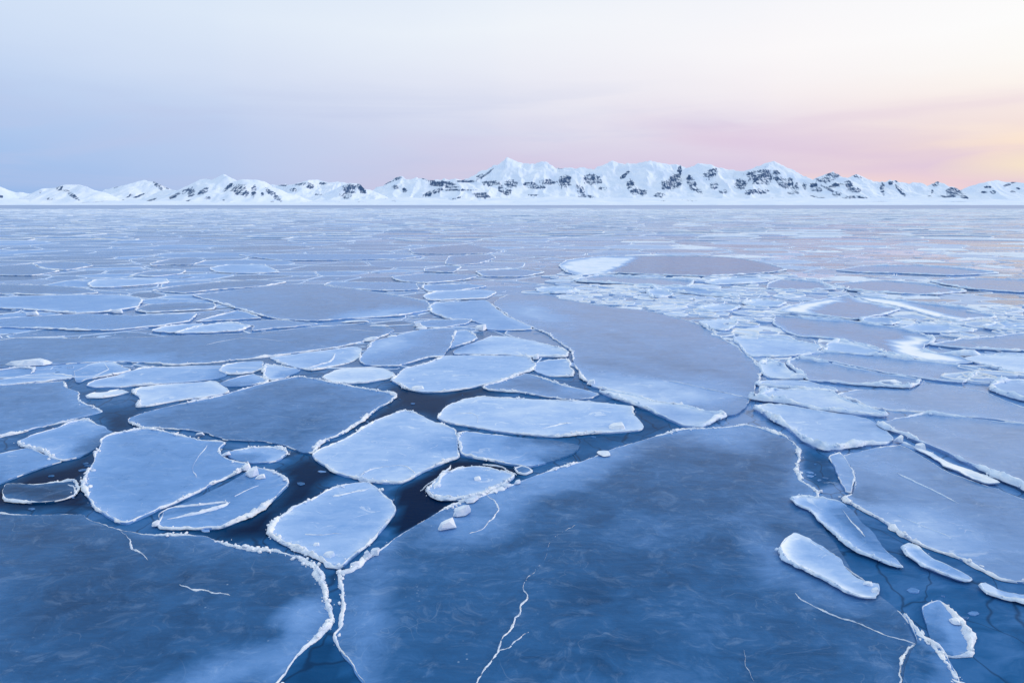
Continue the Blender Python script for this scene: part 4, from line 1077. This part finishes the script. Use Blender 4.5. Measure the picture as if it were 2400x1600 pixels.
ridge('little_floe', '2', '640,1315,1 665,1270,1 690,1215,1 740,1190,.8', 0.05, 0.05)
ridge('little_floe', '2', '540,1320,.8 600,1280,.9 680,1222,.9 735,1175,.9 760,1145,.8', 0.035, 0.03)
ridge('little_floe', '2', '975,1140,.9 1100,1156,1 1150,1190,.9 1205,1213,.8', 0.04, 0.035)
ridge('mid_wedge', '1', '2310,378 2280,430 2180,460 2120,478,.7', 0.05, 0.05)
ridge('left_strip', '1', '-150,495 0,490 100,476 230,478,1.2 215,512,.8', 0.07, 0.06)
ridge('right_big', '3', '1640,356,.8 1700,372,1.2 1850,388,1.3 2050,388,1', 0.13, 0.2, .35, 0, 'ridge', M_LIP)
ridge('right_split', '3', '1890,285,.6 2050,325,.6 2250,385,.6', 0.03, 0.03, .5, 0, 'crack', M_LIP)
ridge('grey_sheet', '3', '-100,570,.5 0,588,.6 200,630,.6 470,692,.6', 0.03, 0.025, .5, 0, 'crack')
ridge('right_smooth', '3', '1480,1200,.5 1600,1260,.7 1750,1330,.6 1900,1410,.4', 0.04, 0.02, .6, 0, 'ridge', M_LIP)
ridge('right_smooth', '3', '1480,1490,.5 1650,1560,.7 1850,1640,.6', 0.035, 0.02, .6, 0, 'ridge', M_LIP)
ridge('boat_long', '6', '1090,370,.6 1130,420,.7 1190,490,.6 1260,560,.4', 0.03, 0.025, .8, 0)
ridge('boat_white', '6', '850,580,.6 950,640,.8 1050,710,.8 1160,800,.9 1230,850,1 1300,900,1', 0.05, 0.04, 1, 10)
ridge('black_pan', '1', '470,1280,.8 510,1300,1 520,1345,.8', 0.04, 0.03)
ridge('great_pale', '1', '1430,1010,.4 1370,1080,.5 1330,1170,.5 1350,1230,.3', 0.05, 0.008, .5, 0)

# the broken strip of ice between the two bottom sheets and the bottom right corner
build_floe('corner_block', '6', .24, 't', 'cracked blue plate with white right edge at the very bottom right', '1530,1092,1.1 1570,1142,1.3 1640,1232,1.5 1760,1312,1.6 1830,1402,1.7 1890,1542,1.6 1900,1750,1.4 1530,1750,0 1530,1450,0 1620,1290,.1')
# ------------------------------------------------------------------ loose blocks of ice
def block(tile, cx, cy, wx, hy, z, turn, label, seed, flat=1.0, group=None):
    """an angular, bevelled lump: hull of jittered corners; cx cy wx hy in tile pixels, z height in metres"""
    (px, py, _), (qx, _, _) = parse(tile, '%f,%f' % (cx, cy))[0], parse(tile, '%f,%f' % (cx + wx, cy))[0]
    x, y = ground(px, py)
    x2, _ = ground(qx, py)
    half = abs(x2 - x) / 2
    dep = half * hy
    rr = random.Random(seed)
    bm = bmesh.new()
    for i in range(26):
        a = rr.uniform(0, 6.28)
        u, v = math.cos(a), math.sin(a)
        m = max(abs(u), abs(v)) ** 0.6
        k = rr.uniform(0.82, 1.0) / m
        zz = rr.choice((0.0, 0.0, 0.55, 1.0, 1.0)) * rr.uniform(0.86, 1.0)
        k *= 1.0 - 0.28 * zz * flat
        bm.verts.new((u * k * half, v * k * dep, zz * z * (1 + 0.25 * u)))
    r = bmesh.ops.convex_hull(bm, input=bm.verts)
    bmesh.ops.delete(bm, geom=[e_ for e_ in r['geom_interior'] if isinstance(e_, bmesh.types.BMVert)], context='VERTS')
    bmesh.ops.bevel(bm, geom=list(bm.edges), offset=half * 0.05, segments=2, affect='EDGES', profile=0.6, clamp_overlap=True)
    bmesh.ops.recalc_face_normals(bm, faces=bm.faces)
    for f in bm.faces:
        f.smooth = False
    me = bpy.data.meshes.new('ice_block')
    bm.to_mesh(me)
    bm.free()
    me.materials.append(M_FROST)
    o = link('ice_block', me, loc=(x, y, 0.055))
    o.rotation_euler = (0, 0, R(turn))
    o['label'] = label
    o['category'] = 'ice block'
    if group:
        o['group'] = group
    return o


BL = [('5', 835, 405, 150, .38, .22, 22, 'long white ice block on the near edge of the front centre sheet'),
      ('5', 730, 500, 140, .42, .20, 28, 'wedge-shaped white ice block left of the long one on the front sheet'),
      ('5', 905, 312, 115, .55, .10, 18, 'flat pale ice plate above the long white block'),
      ('5', 805, 378, 70, .5, .08, 15, 'small white chip just above the long white block'),
      ('5', 180, 700, 60, .8, .16, 10, 'white ice lump where the two bottom sheets meet'),
      ('5', 235, 675, 80, .7, .12, -15, 'white rubble lump beside the lump where the two sheets meet'),
      ('5', 95, 760, 80, .6, .12, 25, 'white ice lump at the tip between the two bottom sheets'),
      ('2', 520, 618, 120, .55, .10, -6, 'smooth white slab on the lower left rim of the central pale floe'),
      ('2', 1900, 890, 120, .8, .16, 0, 'mound of frozen rubble on the right rim of the long oval floe'),
      ('2', 965, 215, 95, .9, .30, 8, 'big white upright block at the edge of the upper centre floe'),
      ('2', 525, 190, 60, .8, .22, 0, 'rounded white block on the upper edge of the grey-blue floe'),
      ('2', 550, 207, 90, .5, .12, 14, 'white block lying beside the rounded block on the grey-blue floe'),
      ('2', 205, 287, 130, .45, .18, 12, 'long white block at the top left corner of the grey-blue floe'),
      ('2', 350, 262, 80, .4, .08, 8, 'small flat white block right of the long white block'),
      ('2', 1805, 1068, 110, .9, .05, 0, 'round flat white disc on the upper rim of the front centre sheet'),
      ('2', 1720, 588, 70, .8, .18, -10, 'white block at the lower left corner of the grey sheet'),
      ('2', 1340, 412, 50, 1.2, .22, 0, 'small white block above the right end of the central pale floe'),
      ('2', 100, 162, 210, .25, .10, -3, 'long thin white slab behind the grey-blue floe'),
      ('2', 260, 188, 150, .25, .10, -10, 'thin white slab right of the long thin one'),
      ('1', 1740, 1215, 100, .8, .22, 20, 'cluster of white ice standing on the broken-off floe'),
      ('1', 1700, 1175, 60, .8, .16, 35, 'pointed white shard at the end of the long ridge on the large rounded floe'),
      ('1', 1795, 1235, 80, .5, .10, 8, 'low white lump right of the cluster on the broken-off floe'),
      ('1', 1558, 1082, 62, .8, .12, 10, 'small white block at the notch of the large rounded floe'),
      ('1', 1375, 940, 68, .6, .08, 0, 'flat white chip above the rim of the large rounded floe'),
      ('1', 800, 95, 120, .35, .22, -8, 'white heap on the edge of the pale left-edge floe'),
      ('1', 225, 112, 90, .5, .25, 0, 'small white peak of rafted ice at the far left'),
      ('1', 200, 452, 320, .35, .25, 4, 'large tilted pale plate pushed up at the left edge'),
      ('3', 1490, 985, 55, .9, .20, 0, 'white block standing beside the long raised lip at right'),
      ('3', 1633, 1030, 70, .8, .16, -8, 'blue rounded block below the long raised lip at right'),
      ('3', 790, 540, 110, .5, .16, -15, 'white snowy knob at the lower tip of the fin-shaped floe'),
      ('3', 1420, 585, 180, .3, .16, -4, 'snowy hump on the lower edge of the lower grey bar'),
      ('3', 550, 632, 80, .7, .18, 12, 'white rubble pile above the tip of the thick-lipped floe'),
      ('6', 1322, 945, 55, .8, .10, -8, 'white chip at the right end of the white boat-shaped pan'),
      ('6', 1275, 895, 70, .6, .08, -25, 'broken chips at the upper right end of the white boat-shaped pan'),
      ('6', 1875, 1150, 70, .9, .08, -30, 'white patch of snow ice on the half-sunk blue plate'),
      ('4', 2270, 690, 100, .7, .08, -25, 'flat pale chunk near the bottom tip of the lower pale floe'),
      ('4', 2180, 618, 50, .8, .06, 0, 'small flat chip above the chunk on the lower pale floe'),
      ('4', 1075, 480, 60, .7, .10, 30, 'small white chunk below the long ridge beside the dark gap'),
      ('5', 935, 165, 60, .8, .07, 15, 'pale chip in the middle of the little floe'),
      ('5', 660, 215, 60, .9, .09, 40, 'white chip inside the left rim of the little floe'),
      ('5', 1135, 215, 70, .6, .08, 12, 'flat white chip on the rim below the little floe'),
      ('5', 1215, 190, 50, .7, .08, 20, 'small white chip right of the flat one on the front rim')]
for i, b in enumerate(BL):
    block(*b, seed=100 + i)

# ------------------------------------------------------------------ sea
WATER = [('2', '780,1092 900,1112 1200,1150 1240,1220 1000,1330 760,1425 560,1567 380,1640 330,1567 390,1450 350,1340 440,1290 620,1200', 0.0, 7),
         ('1', '-150,1310 0,1290 200,1205 480,1125 640,1080 590,1250 610,1450 -150,1465', 0.0, 16),
         ('4', '1100,500 1500,495 1700,450 1950,300 2080,170 2240,250 1900,440 1860,560 1600,590 1350,540', 0.0, 16),
         ('2', '340,600 700,640 980,600 1100,650 800,700 660,830 420,770 200,880 100,900 380,700', 0.03, 14),
         ('1', '700,790 1000,760 880,840 960,890 760,930 650,1080 600,1100 780,930', 0.05, 14),
         ('4', '2250,1220 2290,1240 2352,1380 2450,1567 2500,1700 1850,1750 1980,1490 2130,1300', 0.11, 8),
         ('6', '1380,900 1700,900 2040,1000 2100,1100 2100,1250 2352,1560 2400,1750 1950,1750 1850,1400 1560,1100', 0.20, 24),
         ('3', '830,1050 1000,1050 1100,1260 940,1310 830,1180', 0.15, 12),
         ('2', '2020,745 2300,870 2100,960 1600,1010 1500,950 2000,915', 0.14, 10),
         ('1', '200,480 500,455 500,520 300,520', 0.06, 8), ('1', '1930,1180 2140,1080 2352,1200 2000,1400 1900,1440 2000,1270', 0.015, 12)]
WATER = [(poly_px(a, b), c, d) for a, b, c, d in WATER]


def build_sea():
    def line(a, b, s, far, g):
        v = list(np.arange(a, b, s))
        q, st = v[-1], s
        while q < far:
            st *= g
            q += st
            v.append(q)
        return v
    pos = line(0, 30, 0.28, 15000, 1.17)
    gx = np.array(sorted(set([-v for v in pos] + pos)))
    gy = np.array([-3000, -1200, -300, -60, -10, 0] + line(4, 46, 0.28, 15000, 1.12))
    X, Y = np.meshgrid(gx, gy)
    skim = np.full(X.shape, 0.22)
    px, py = to_px(X, Y, 0 * X)
    wob = fbm(X / 0.7, Y / 0.7, 4, 5)
    vis = (Y > 5) & (Y < 120)
    # paler slush towards the sunset, with the sky's reflection put into its tone
    skim += 0.10 * np.clip((px - 1500) / 500, 0, 1) * np.clip((950 - py) / 150, 0, 1) * vis
    skim += 0.15 * np.clip((px - 1600) / 150, 0, 1) * np.clip((1230 - py) / 120, 0, 1) * vis
    skim += 0.12 * np.clip((900 - py) / 200, 0, 1) * vis
    skim = np.where(Y >= 120, 0.32, skim)
    skim = np.minimum(skim, 0.8)
    for pl, val, soft in WATER:
        d = edge_dist(pl, px, py) * np.where(inside(pl, px, py), 1, -1) + (wob - 0.5) * soft * 1.4
        k = np.clip(d / soft * 0.5 + 0.5, 0, 1) * vis
        skim = skim * (1 - k) + val * k
    V = np.stack([X.ravel(), Y.ravel(), np.zeros(X.size)], 1)
    nx, ny = len(gx), len(gy)
    idx = np.arange(nx * ny).reshape(ny, nx)
    F = np.stack([idx[:-1, :-1].ravel(), idx[:-1, 1:].ravel(), idx[1:, 1:].ravel(), idx[1:, :-1].ravel()], 1)
    o = link('sea', mesh_from('sea', V, F, M_SEA, {'skim': skim.ravel()}))
    o['kind'] = 'structure'


build_sea()
print('sea', round(time.time() - T0, 1))


# ------------------------------------------------------------------ the pack of smaller floes further off
def cells():
    """sizes grow and mix with distance; a power diagram gives the outlines"""
    pts = []
    rr = random.Random(5)
    y = 37.0
    while y < 1150:
        base0 = 1.2 + 0.024 * min(y, 110) + 0.008 * max(0, y - 110)
        base = base0
        half = y * 0.95 + 8
        x = -half + rr.uniform(0, base * 2)
        while x < half:
            base = base0 * (0.62 if (x > 0.2 * y and y < 120) else 1.0) * (0.8 if rr.random() < 0.3 else 1.0)
            pts.append((x + rr.uniform(-.8, .8) * base, y + rr.uniform(-.8, .8) * base, base))
            x += base * rr.uniform(1.5, 2.6) * (1.5 if y > 130 else 1.25)
        y += base0 * (1.75 if y > 120 else 1.35)
    return pts


WATER_W = [np.array([ground(p[0], p[1], 0.0) for p in pl]) for pl, _v, _s in WATER]


def pack():
    pts = cells()
    rr = random.Random(9)
    A = np.array(pts)
    wgt = np.array([(rr.random() ** 3) * 2.4 * p[2] ** 2 for p in pts])
    # buckets for neighbours
    order = np.argsort(A[:, 1])
    A, wgt = A[order], wgt[order]
    sx = 0.62           # floes lie stretched along the shore-parallel drift
    B = np.stack([A[:, 0] * sx, A[:, 1]], 1)
    keepers = []
    polys_bb = [(P.min(0) - 0.2, P.max(0) + 0.2, P) for P in ALL_POLY]
    n = len(A)
    for i in range(n):
        r = A[i, 2] * 5.0
        lo = np.searchsorted(B[:, 1], B[i, 1] - r)
        hi = np.searchsorted(B[:, 1], B[i, 1] + r)
        dx = B[lo:hi, 0] - B[i, 0]
        dy = B[lo:hi, 1] - B[i, 1]
        d2 = dx * dx + dy * dy
        sel = np.nonzero((d2 < r * r) & (d2 > 1e-9))[0]
        sel = sel[np.argsort(d2[sel])][:22]
        poly = [(-r * .7, -r * .7), (r * .7, -r * .7), (r * .7, r * .7), (-r * .7, r * .7)]
        for q in sel:
            ax, ay, dd = dx[q], dy[q], d2[q]
            c = (dd + wgt[i] - wgt[lo + q]) / 2
            newp = []
            m = len(poly)
            for k in range(m):
                p, s_ = poly[k], poly[(k + 1) % m]
                fp, fs_ = p[0] * ax + p[1] * ay - c, s_[0] * ax + s_[1] * ay - c
                if fp <= 0:
                    newp.append(p)
                if fp * fs_ < 0:
                    t = fp / (fp - fs_)
                    newp.append((p[0] + (s_[0] - p[0]) * t, p[1] + (s_[1] - p[1]) * t))
            poly = newp
            if len(poly) < 3:
                break
        if len(poly) < 3:
            continue
        Q = np.array(poly)
        Q[:, 0] /= sx
        area = 0.5 * abs((Q[:, 0] * np.roll(Q[:, 1], -1) - np.roll(Q[:, 0], -1) * Q[:, 1]).sum())
        if area < 0.25 * A[i, 2] ** 2:
            continue
        if rr.random() < (0.16 if A[i, 1] < 260 and A[i, 0] > 0.2 * A[i, 1] else 0.06):
            continue
        Q += A[i, :2]
        keepers.append((A[i, 1], Q, area))
    res = []
    for y, Q, area in keepers:
        cover = 0.0
        if y < 140:
            c = Q.mean(0)
            bad = False
            for lo_, hi_, P in polys_bb:
                if Q[:, 0].max() < lo_[0] or Q[:, 0].min() > hi_[0] or Q[:, 1].max() < lo_[1] or Q[:, 1].min() > hi_[1]:
                    continue
                ins = inside(P, np.append(Q[:, 0], c[0]), np.append(Q[:, 1], c[1]))
                cover += ins.mean()
                if ins.mean() > 0.95:
                    bad = True
                    break
            if bad:
                continue
        if y < 60 and any(inside(wp, np.array([c[0]]), np.array([c[1]]))[0] for wp in WATER_W):
            continue
        res.append((y, Q, area, cover))
    return res


def soft_outline(Q, gap, m, seed):
    c = Q.mean(0)
    D = Q - c
    L = np.linalg.norm(D, axis=1, keepdims=True)
    Q = c + D * np.clip((L - gap) / L, 0.3, 1)
    # one corner-cutting pass, then wobble
    for _ in range(m):
        N = np.roll(Q, -1, 0)
        Q = np.stack([Q * .86 + N * .14, Q * .14 + N * .86], 1).reshape(-1, 2)
    a = np.arange(len(Q))
    return Q + (np.stack([fbm(a * 0.7, a * 0 + seed, 2, seed), fbm(a * 0.7, a * 0 + seed + 9, 2, seed + 4)], 1) - 0.5) * (gap + 0.03 * len(Q) / 10) * 1.2


def small_floe(y, Q, area, seed, plate=False):
    """returns verts, faces and tone of a floe: flat top, skirt and a raised frosted rim"""
    rr = random.Random(seed)
    size = math.sqrt(area)
    gap = min(0.05 * size + 0.02, 0.22) * rr.uniform(0.05, 0.6)
    P = soft_outline(Q, gap, 1, seed)
    n = len(P)
    c = P.mean(0)
    lowdown = y < 140
    z = 0.012 if lowdown else 0.04
    z += 0.010 * rr.random()
    rh = rr.uniform(0.018, 0.042) if lowdown else rr.choice((0.05, 0.09, 0.14, 0.24)) * rr.uniform(0.5, 1.1) * (1 + y / 900)
    if plate:
        z = rr.uniform(0.03, 0.13)
        rh = rr.uniform(0.03, 0.09)
    rw = (0.10 + y * 0.0013) * rr.uniform(0.6, 1.3)
    rw = min(rw, size * 0.16)
    tone = rr.choice((.22, .25, .28, .31, .34, .38, .44, .52)) if y < 140 else rr.choice((.18, .20, .22, .25, .28, .31, .36, .46))
    if lowdown and c[0] > 0.2 * y:
        tone = rr.choice((.24, .28, .34, .42, .60, .84))
    if plate:
        tone = rr.choice((.40, .50, .58, .64, .70, .78))
    if y >= 140 and c[0] > 0.25 * y:
        tone = rr.choice((.18, .22, .26, .32, .46, .76))
    rim_t = 0.92 if y < 160 else 0.84
    D = c - P
    L = np.linalg.norm(D, axis=1, keepdims=True)
    U = D / L
    ring = [np.c_[P, np.full(n, -0.05)], np.c_[P + U * rw * .1, np.full(n, z)], np.c_[P + U * rw * .55, np.full(n, z + rh)], np.c_[P + U * rw, np.full(n, z)], np.c_[P + U * np.minimum(rw * 2.4, L * .6), np.full(n, z)]]
    # the rim is uneven
    hv = np.clip(fbm(np.arange(n) * 0.45, np.full(n, seed * 0.37), 3, seed) * 2.2 - 0.35, 0.15, 1.5)
    ring[2][:, 2] = z + rh * hv
    V = np.concatenate(ring + [np.array([[c[0], c[1], z]])])
    T = np.concatenate([np.full(n, tone), np.full(n, rim_t - .2), np.clip(rim_t - .12 + .4 * hv, 0, 1), np.full(n, min(1, tone + .12)), np.full(n, tone), [tone]])
    G = np.full(len(T), np.clip(0.2 + 0.8 * c[0] / max(y, 1.0) + rr.uniform(-.15, .15), 0, 0.9))  # warm sky reflected on the right, put in as greyer colour
    i = np.arange(n)
    j = (i + 1) % n
    F = np.concatenate([np.stack([k * n + i, k * n + j, (k + 1) * n + j, (k + 1) * n + i], 1) for k in range(4)])
    TR = np.stack([4 * n + i, 4 * n + j, np.full(n, 5 * n)], 1)
    if (np.roll(P[:, 0], -1) * P[:, 1] - P[:, 0] * np.roll(P[:, 1], -1)).sum() > 0:
        F, TR = F[:, ::-1], TR[:, ::-1]
    return V, F, TR, T, G


PACK = pack()
PACK.sort(key=lambda q: -q[2] / q[0] ** 2.6)
print('pack', len(PACK), round(time.time() - T0, 1))
bv, bf, bt, ba, bg_, base = [], [], [], [], [], 0
count = 0
for i, (y, Q, area, cover) in enumerate(PACK):
    V, F, TR, T, G = small_floe(y, Q, area, i + 1)
    c = V[-1]
    vis = abs(c[0]) < c[1] * 0.80 and cover < 0.35
    if count < 180 and vis:
        count += 1
        o3 = np.array([c[0], c[1], 0.0])
        o = link('ice_floe', mesh_from('ice_floe', V - o3, [F, TR], M_SLAB, {'tone': T, 'grey': G}), loc=(c[0], c[1], 0))
        q = c[0] / c[1]
        side = ('at the far left', 'left of centre', 'below the highest peak', 'right of centre', 'at the far right')[sum(q > v for v in (-0.48, -0.16, 0.16, 0.48))]
        look = ('dark blue', 'grey-blue', 'pale blue', 'whitish')[sum(float(T[-1]) > v for v in (0.33, 0.45, 0.58))]
        dist = 'low between larger near floes' if y < 75 else ('in the middle distance' if y < 150 else 'in the crowded far field')
        size = 'small' if area < 9 else ('broad' if area > 40 else 'mid-sized')
        o['label'] = '%s %s floe %s, %s' % (size, look, dist, side)
        o['group'] = 'small floes %s' % dist
        o['category'] = 'ice floe'
    else:
        bv.append(V)
        bf.append(F + base)
        bt.append(TR + base)
        ba.append(T)
        bg_.append(G)
        base += len(V)
o = link('pack_ice', mesh_from('pack_ice', np.concatenate(bv), [np.concatenate(bf), np.concatenate(bt)], M_SLAB, {'tone': np.concatenate(ba), 'grey': np.concatenate(bg_)}))
o['kind'] = 'stuff'
o['label'] = 'mass of small ice floes reaching to the far shore'
o['category'] = 'pack ice'
print('done', round(time.time() - T0, 1))



# ------------------------------------------------------------------ brash: thin broken plates in the leads and in the slush on the sunset side
def brash():
    rr = random.Random(21)
    V, F, T, G, base = [], [], [], [], 0
    spots = []
    for k, (pl, val, soft) in enumerate(WATER):
        W = np.array([ground(p[0], p[1], 0.0) for p in pl])
        lo, hi = W.min(0), W.max(0)
        n = 0 if k in (0, 5) else int(10 + 0.5 * (hi[0] - lo[0]) * (hi[1] - lo[1]))
        for _ in range(min(n, 40)):
            p = (rr.uniform(lo[0], hi[0]), rr.uniform(lo[1], hi[1]))
            spots.append((p, W, (0.03, 0.16), rr.choice((.16, .2, .26, .34, .5)), 0.0, 0.004))
    for _ in range(800):
        y = 28 * (4.2 ** rr.random())
        x = y * rr.uniform(0.12, 0.85)
        spots.append(((x, y), None, (0.25, 0.8 + 0.008 * y), rr.choice((.26, .3, .36, .42, .5, .66)), 0.5, 0.03))
    for _ in range(500):
        y = 30 * (3.6 ** rr.random())
        x = y * rr.uniform(-0.85, 0.12)
        spots.append(((x, y), None, (0.2, 0.6 + 0.006 * y), rr.choice((.24, .28, .34, .4, .5, .64)), 0.1, 0.03))
    polys = [(P.min(0), P.max(0), P) for P in ALL_POLY]
    for (x, y), W, (s0, s1), tone, grey, lift in spots:
        px_, py_ = np.array([x]), np.array([y])
        if W is not None and not inside(W, px_, py_)[0]:
            continue
        if any(lo[0] < x < hi[0] and lo[1] < y < hi[1] and inside(P, px_, py_)[0] for lo, hi, P in polys):
            continue
        r = s0 + (s1 - s0) * rr.random() ** 2.2
        n = rr.randint(5, 7)
        a0 = rr.uniform(0, 6.28)
        el_ = rr.uniform(0.35, 0.9)
        th = rr.uniform(-0.5, 0.5)
        pts = []
        for i in range(n):
            a = a0 + 6.283 * (i + rr.uniform(-0.28, 0.28)) / n
            q = r * rr.uniform(0.75, 1.1)
            u, v = q * math.cos(a), q * el_ * math.sin(a)
            pts.append((u * math.cos(th) - v * math.sin(th), u * math.sin(th) + v * math.cos(th)))
        pts = np.array(pts)
        tx, ty = rr.uniform(-1, 1) * 0.05, rr.uniform(-1, 1) * 0.05
        z = 0.012 + lift * rr.random() + pts[:, 0] * tx + pts[:, 1] * ty
        V += [np.c_[pts[:, 0] + x, pts[:, 1] + y, np.full(n, -0.03)], np.c_[pts[:, 0] + x, pts[:, 1] + y, z], np.c_[pts[:, 0] * .86 + x, pts[:, 1] * .86 + y, z + 0.012], np.array([[x, y, z.mean() + 0.006]])]
        i = np.arange(n)
        j = (i + 1) % n
        for q in (0, 1):
            F.append(np.stack([base + q * n + i, base + q * n + j, base + (q + 1) * n + j], 1))
            F.append(np.stack([base + q * n + i, base + (q + 1) * n + j, base + (q + 1) * n + i], 1))
        F.append(np.stack([base + 2 * n + i, base + 2 * n + j, np.full(n, base + 3 * n)], 1))
        T += [np.full(2 * n, 0.86 if W is None else min(0.9, tone + .15)), np.full(n + 1, tone)]
        G += [np.full(3 * n + 1, grey)]
        base += 3 * n + 1
    o_ = link('brash_ice', mesh_from('brash_ice', np.concatenate(V), np.concatenate(F), M_SLAB, {'tone': np.concatenate(T), 'grey': np.concatenate(G)}, False))
    o_['kind'] = 'stuff'
    o_['label'] = 'thin broken ice plates and slush drifting in the gaps between floes'
    o_['category'] = 'brash ice'



brash()

# ------------------------------------------------------------------ jumbled belts of thin plates beside and above the grey sheet
BELTS = [('right of the big grey sheet', [(1240, 685), (1350, 670), (1530, 672), (1700, 690), (1830, 715), (1820, 745), (1790, 770), (1830, 800), (1740, 830), (1775, 870), (1810, 905), (1770, 885), (1730, 815), (1680, 787), (1600, 748), (1510, 727), (1440, 720), (1350, 709)], 150),
         ('between far dark floe and big grey sheet', [(1240, 640), (1450, 648), (1700, 650), (1900, 640), (2050, 690), (1900, 705), (1700, 690), (1350, 670)], 80),
         ('in the slush near the right edge', [(2080, 745), (2250, 735), (2420, 715), (2420, 800), (2250, 805), (2120, 785)], 55),
         ('in the small gap at the right edge', [(2200, 870), (2420, 835), (2420, 905), (2300, 900)], 7)]


def belts():
    rr = random.Random(77)
    polys = [(P.min(0), P.max(0), P) for P in ALL_POLY]
    k = 0
    for where, pl, n in BELTS:
        W = np.array([ground(p[0], p[1], 0.05) for p in pl])
        lo, hi = W.min(0), W.max(0)
        made = tries = 0
        while made < n and tries < n * 60:
            tries += 1
            x, y = rr.uniform(lo[0], hi[0]), rr.uniform(lo[1], hi[1])
            xa, ya = np.array([x]), np.array([y])
            if not inside(W, xa, ya)[0]:
                continue
            if any(a[0] < x < c[0] and a[1] < y < c[1] and inside(P, xa, ya)[0] for a, c, P in polys):
                continue
            r = (0.45 + 1.1 * rr.random() ** 1.8) * (0.6 + y / 90)
            m = rr.randint(6, 9)
            a0, el_, th = rr.uniform(0, 6.28), rr.uniform(0.45, 0.95), rr.uniform(-0.5, 0.3)
            Q = []
            for i in range(m):
                a = a0 + 6.283 * (i + rr.uniform(-0.3, 0.3)) / m
                q = r * rr.uniform(0.8, 1.12)
                u, v = q * math.cos(a), q * el_ * math.sin(a)
                Q.append((x + u * math.cos(th) - v * math.sin(th), y + u * math.sin(th) + v * math.cos(th)))
            k += 1
            V, F, TR, T, G = small_floe(y, np.array(Q), math.pi * r * r * el_, 9000 + k, True)
            V[:, 2] += (V[:, 0] - x) * rr.uniform(-.03, .03) + (V[:, 1] - y) * rr.uniform(-.02, .03)
            o_ = link('ice_plate', mesh_from('ice_plate', V - np.array([x, y, 0.0]), [F, TR], M_SLAB, {'tone': T, 'grey': G * 0.6}), loc=(x, y, 0))
            look = ('grey-blue', 'pale blue', 'whitish')[sum(float(T[-1]) > v for v in (0.45, 0.6))]
            o_['label'] = '%s %s ice plate, jumbled belt %s' % ('large' if r > 1.3 else 'small', look, where)
            o_['category'] = 'ice plate'
            o_['group'] = 'jumbled plates ' + where
            made += 1


belts()
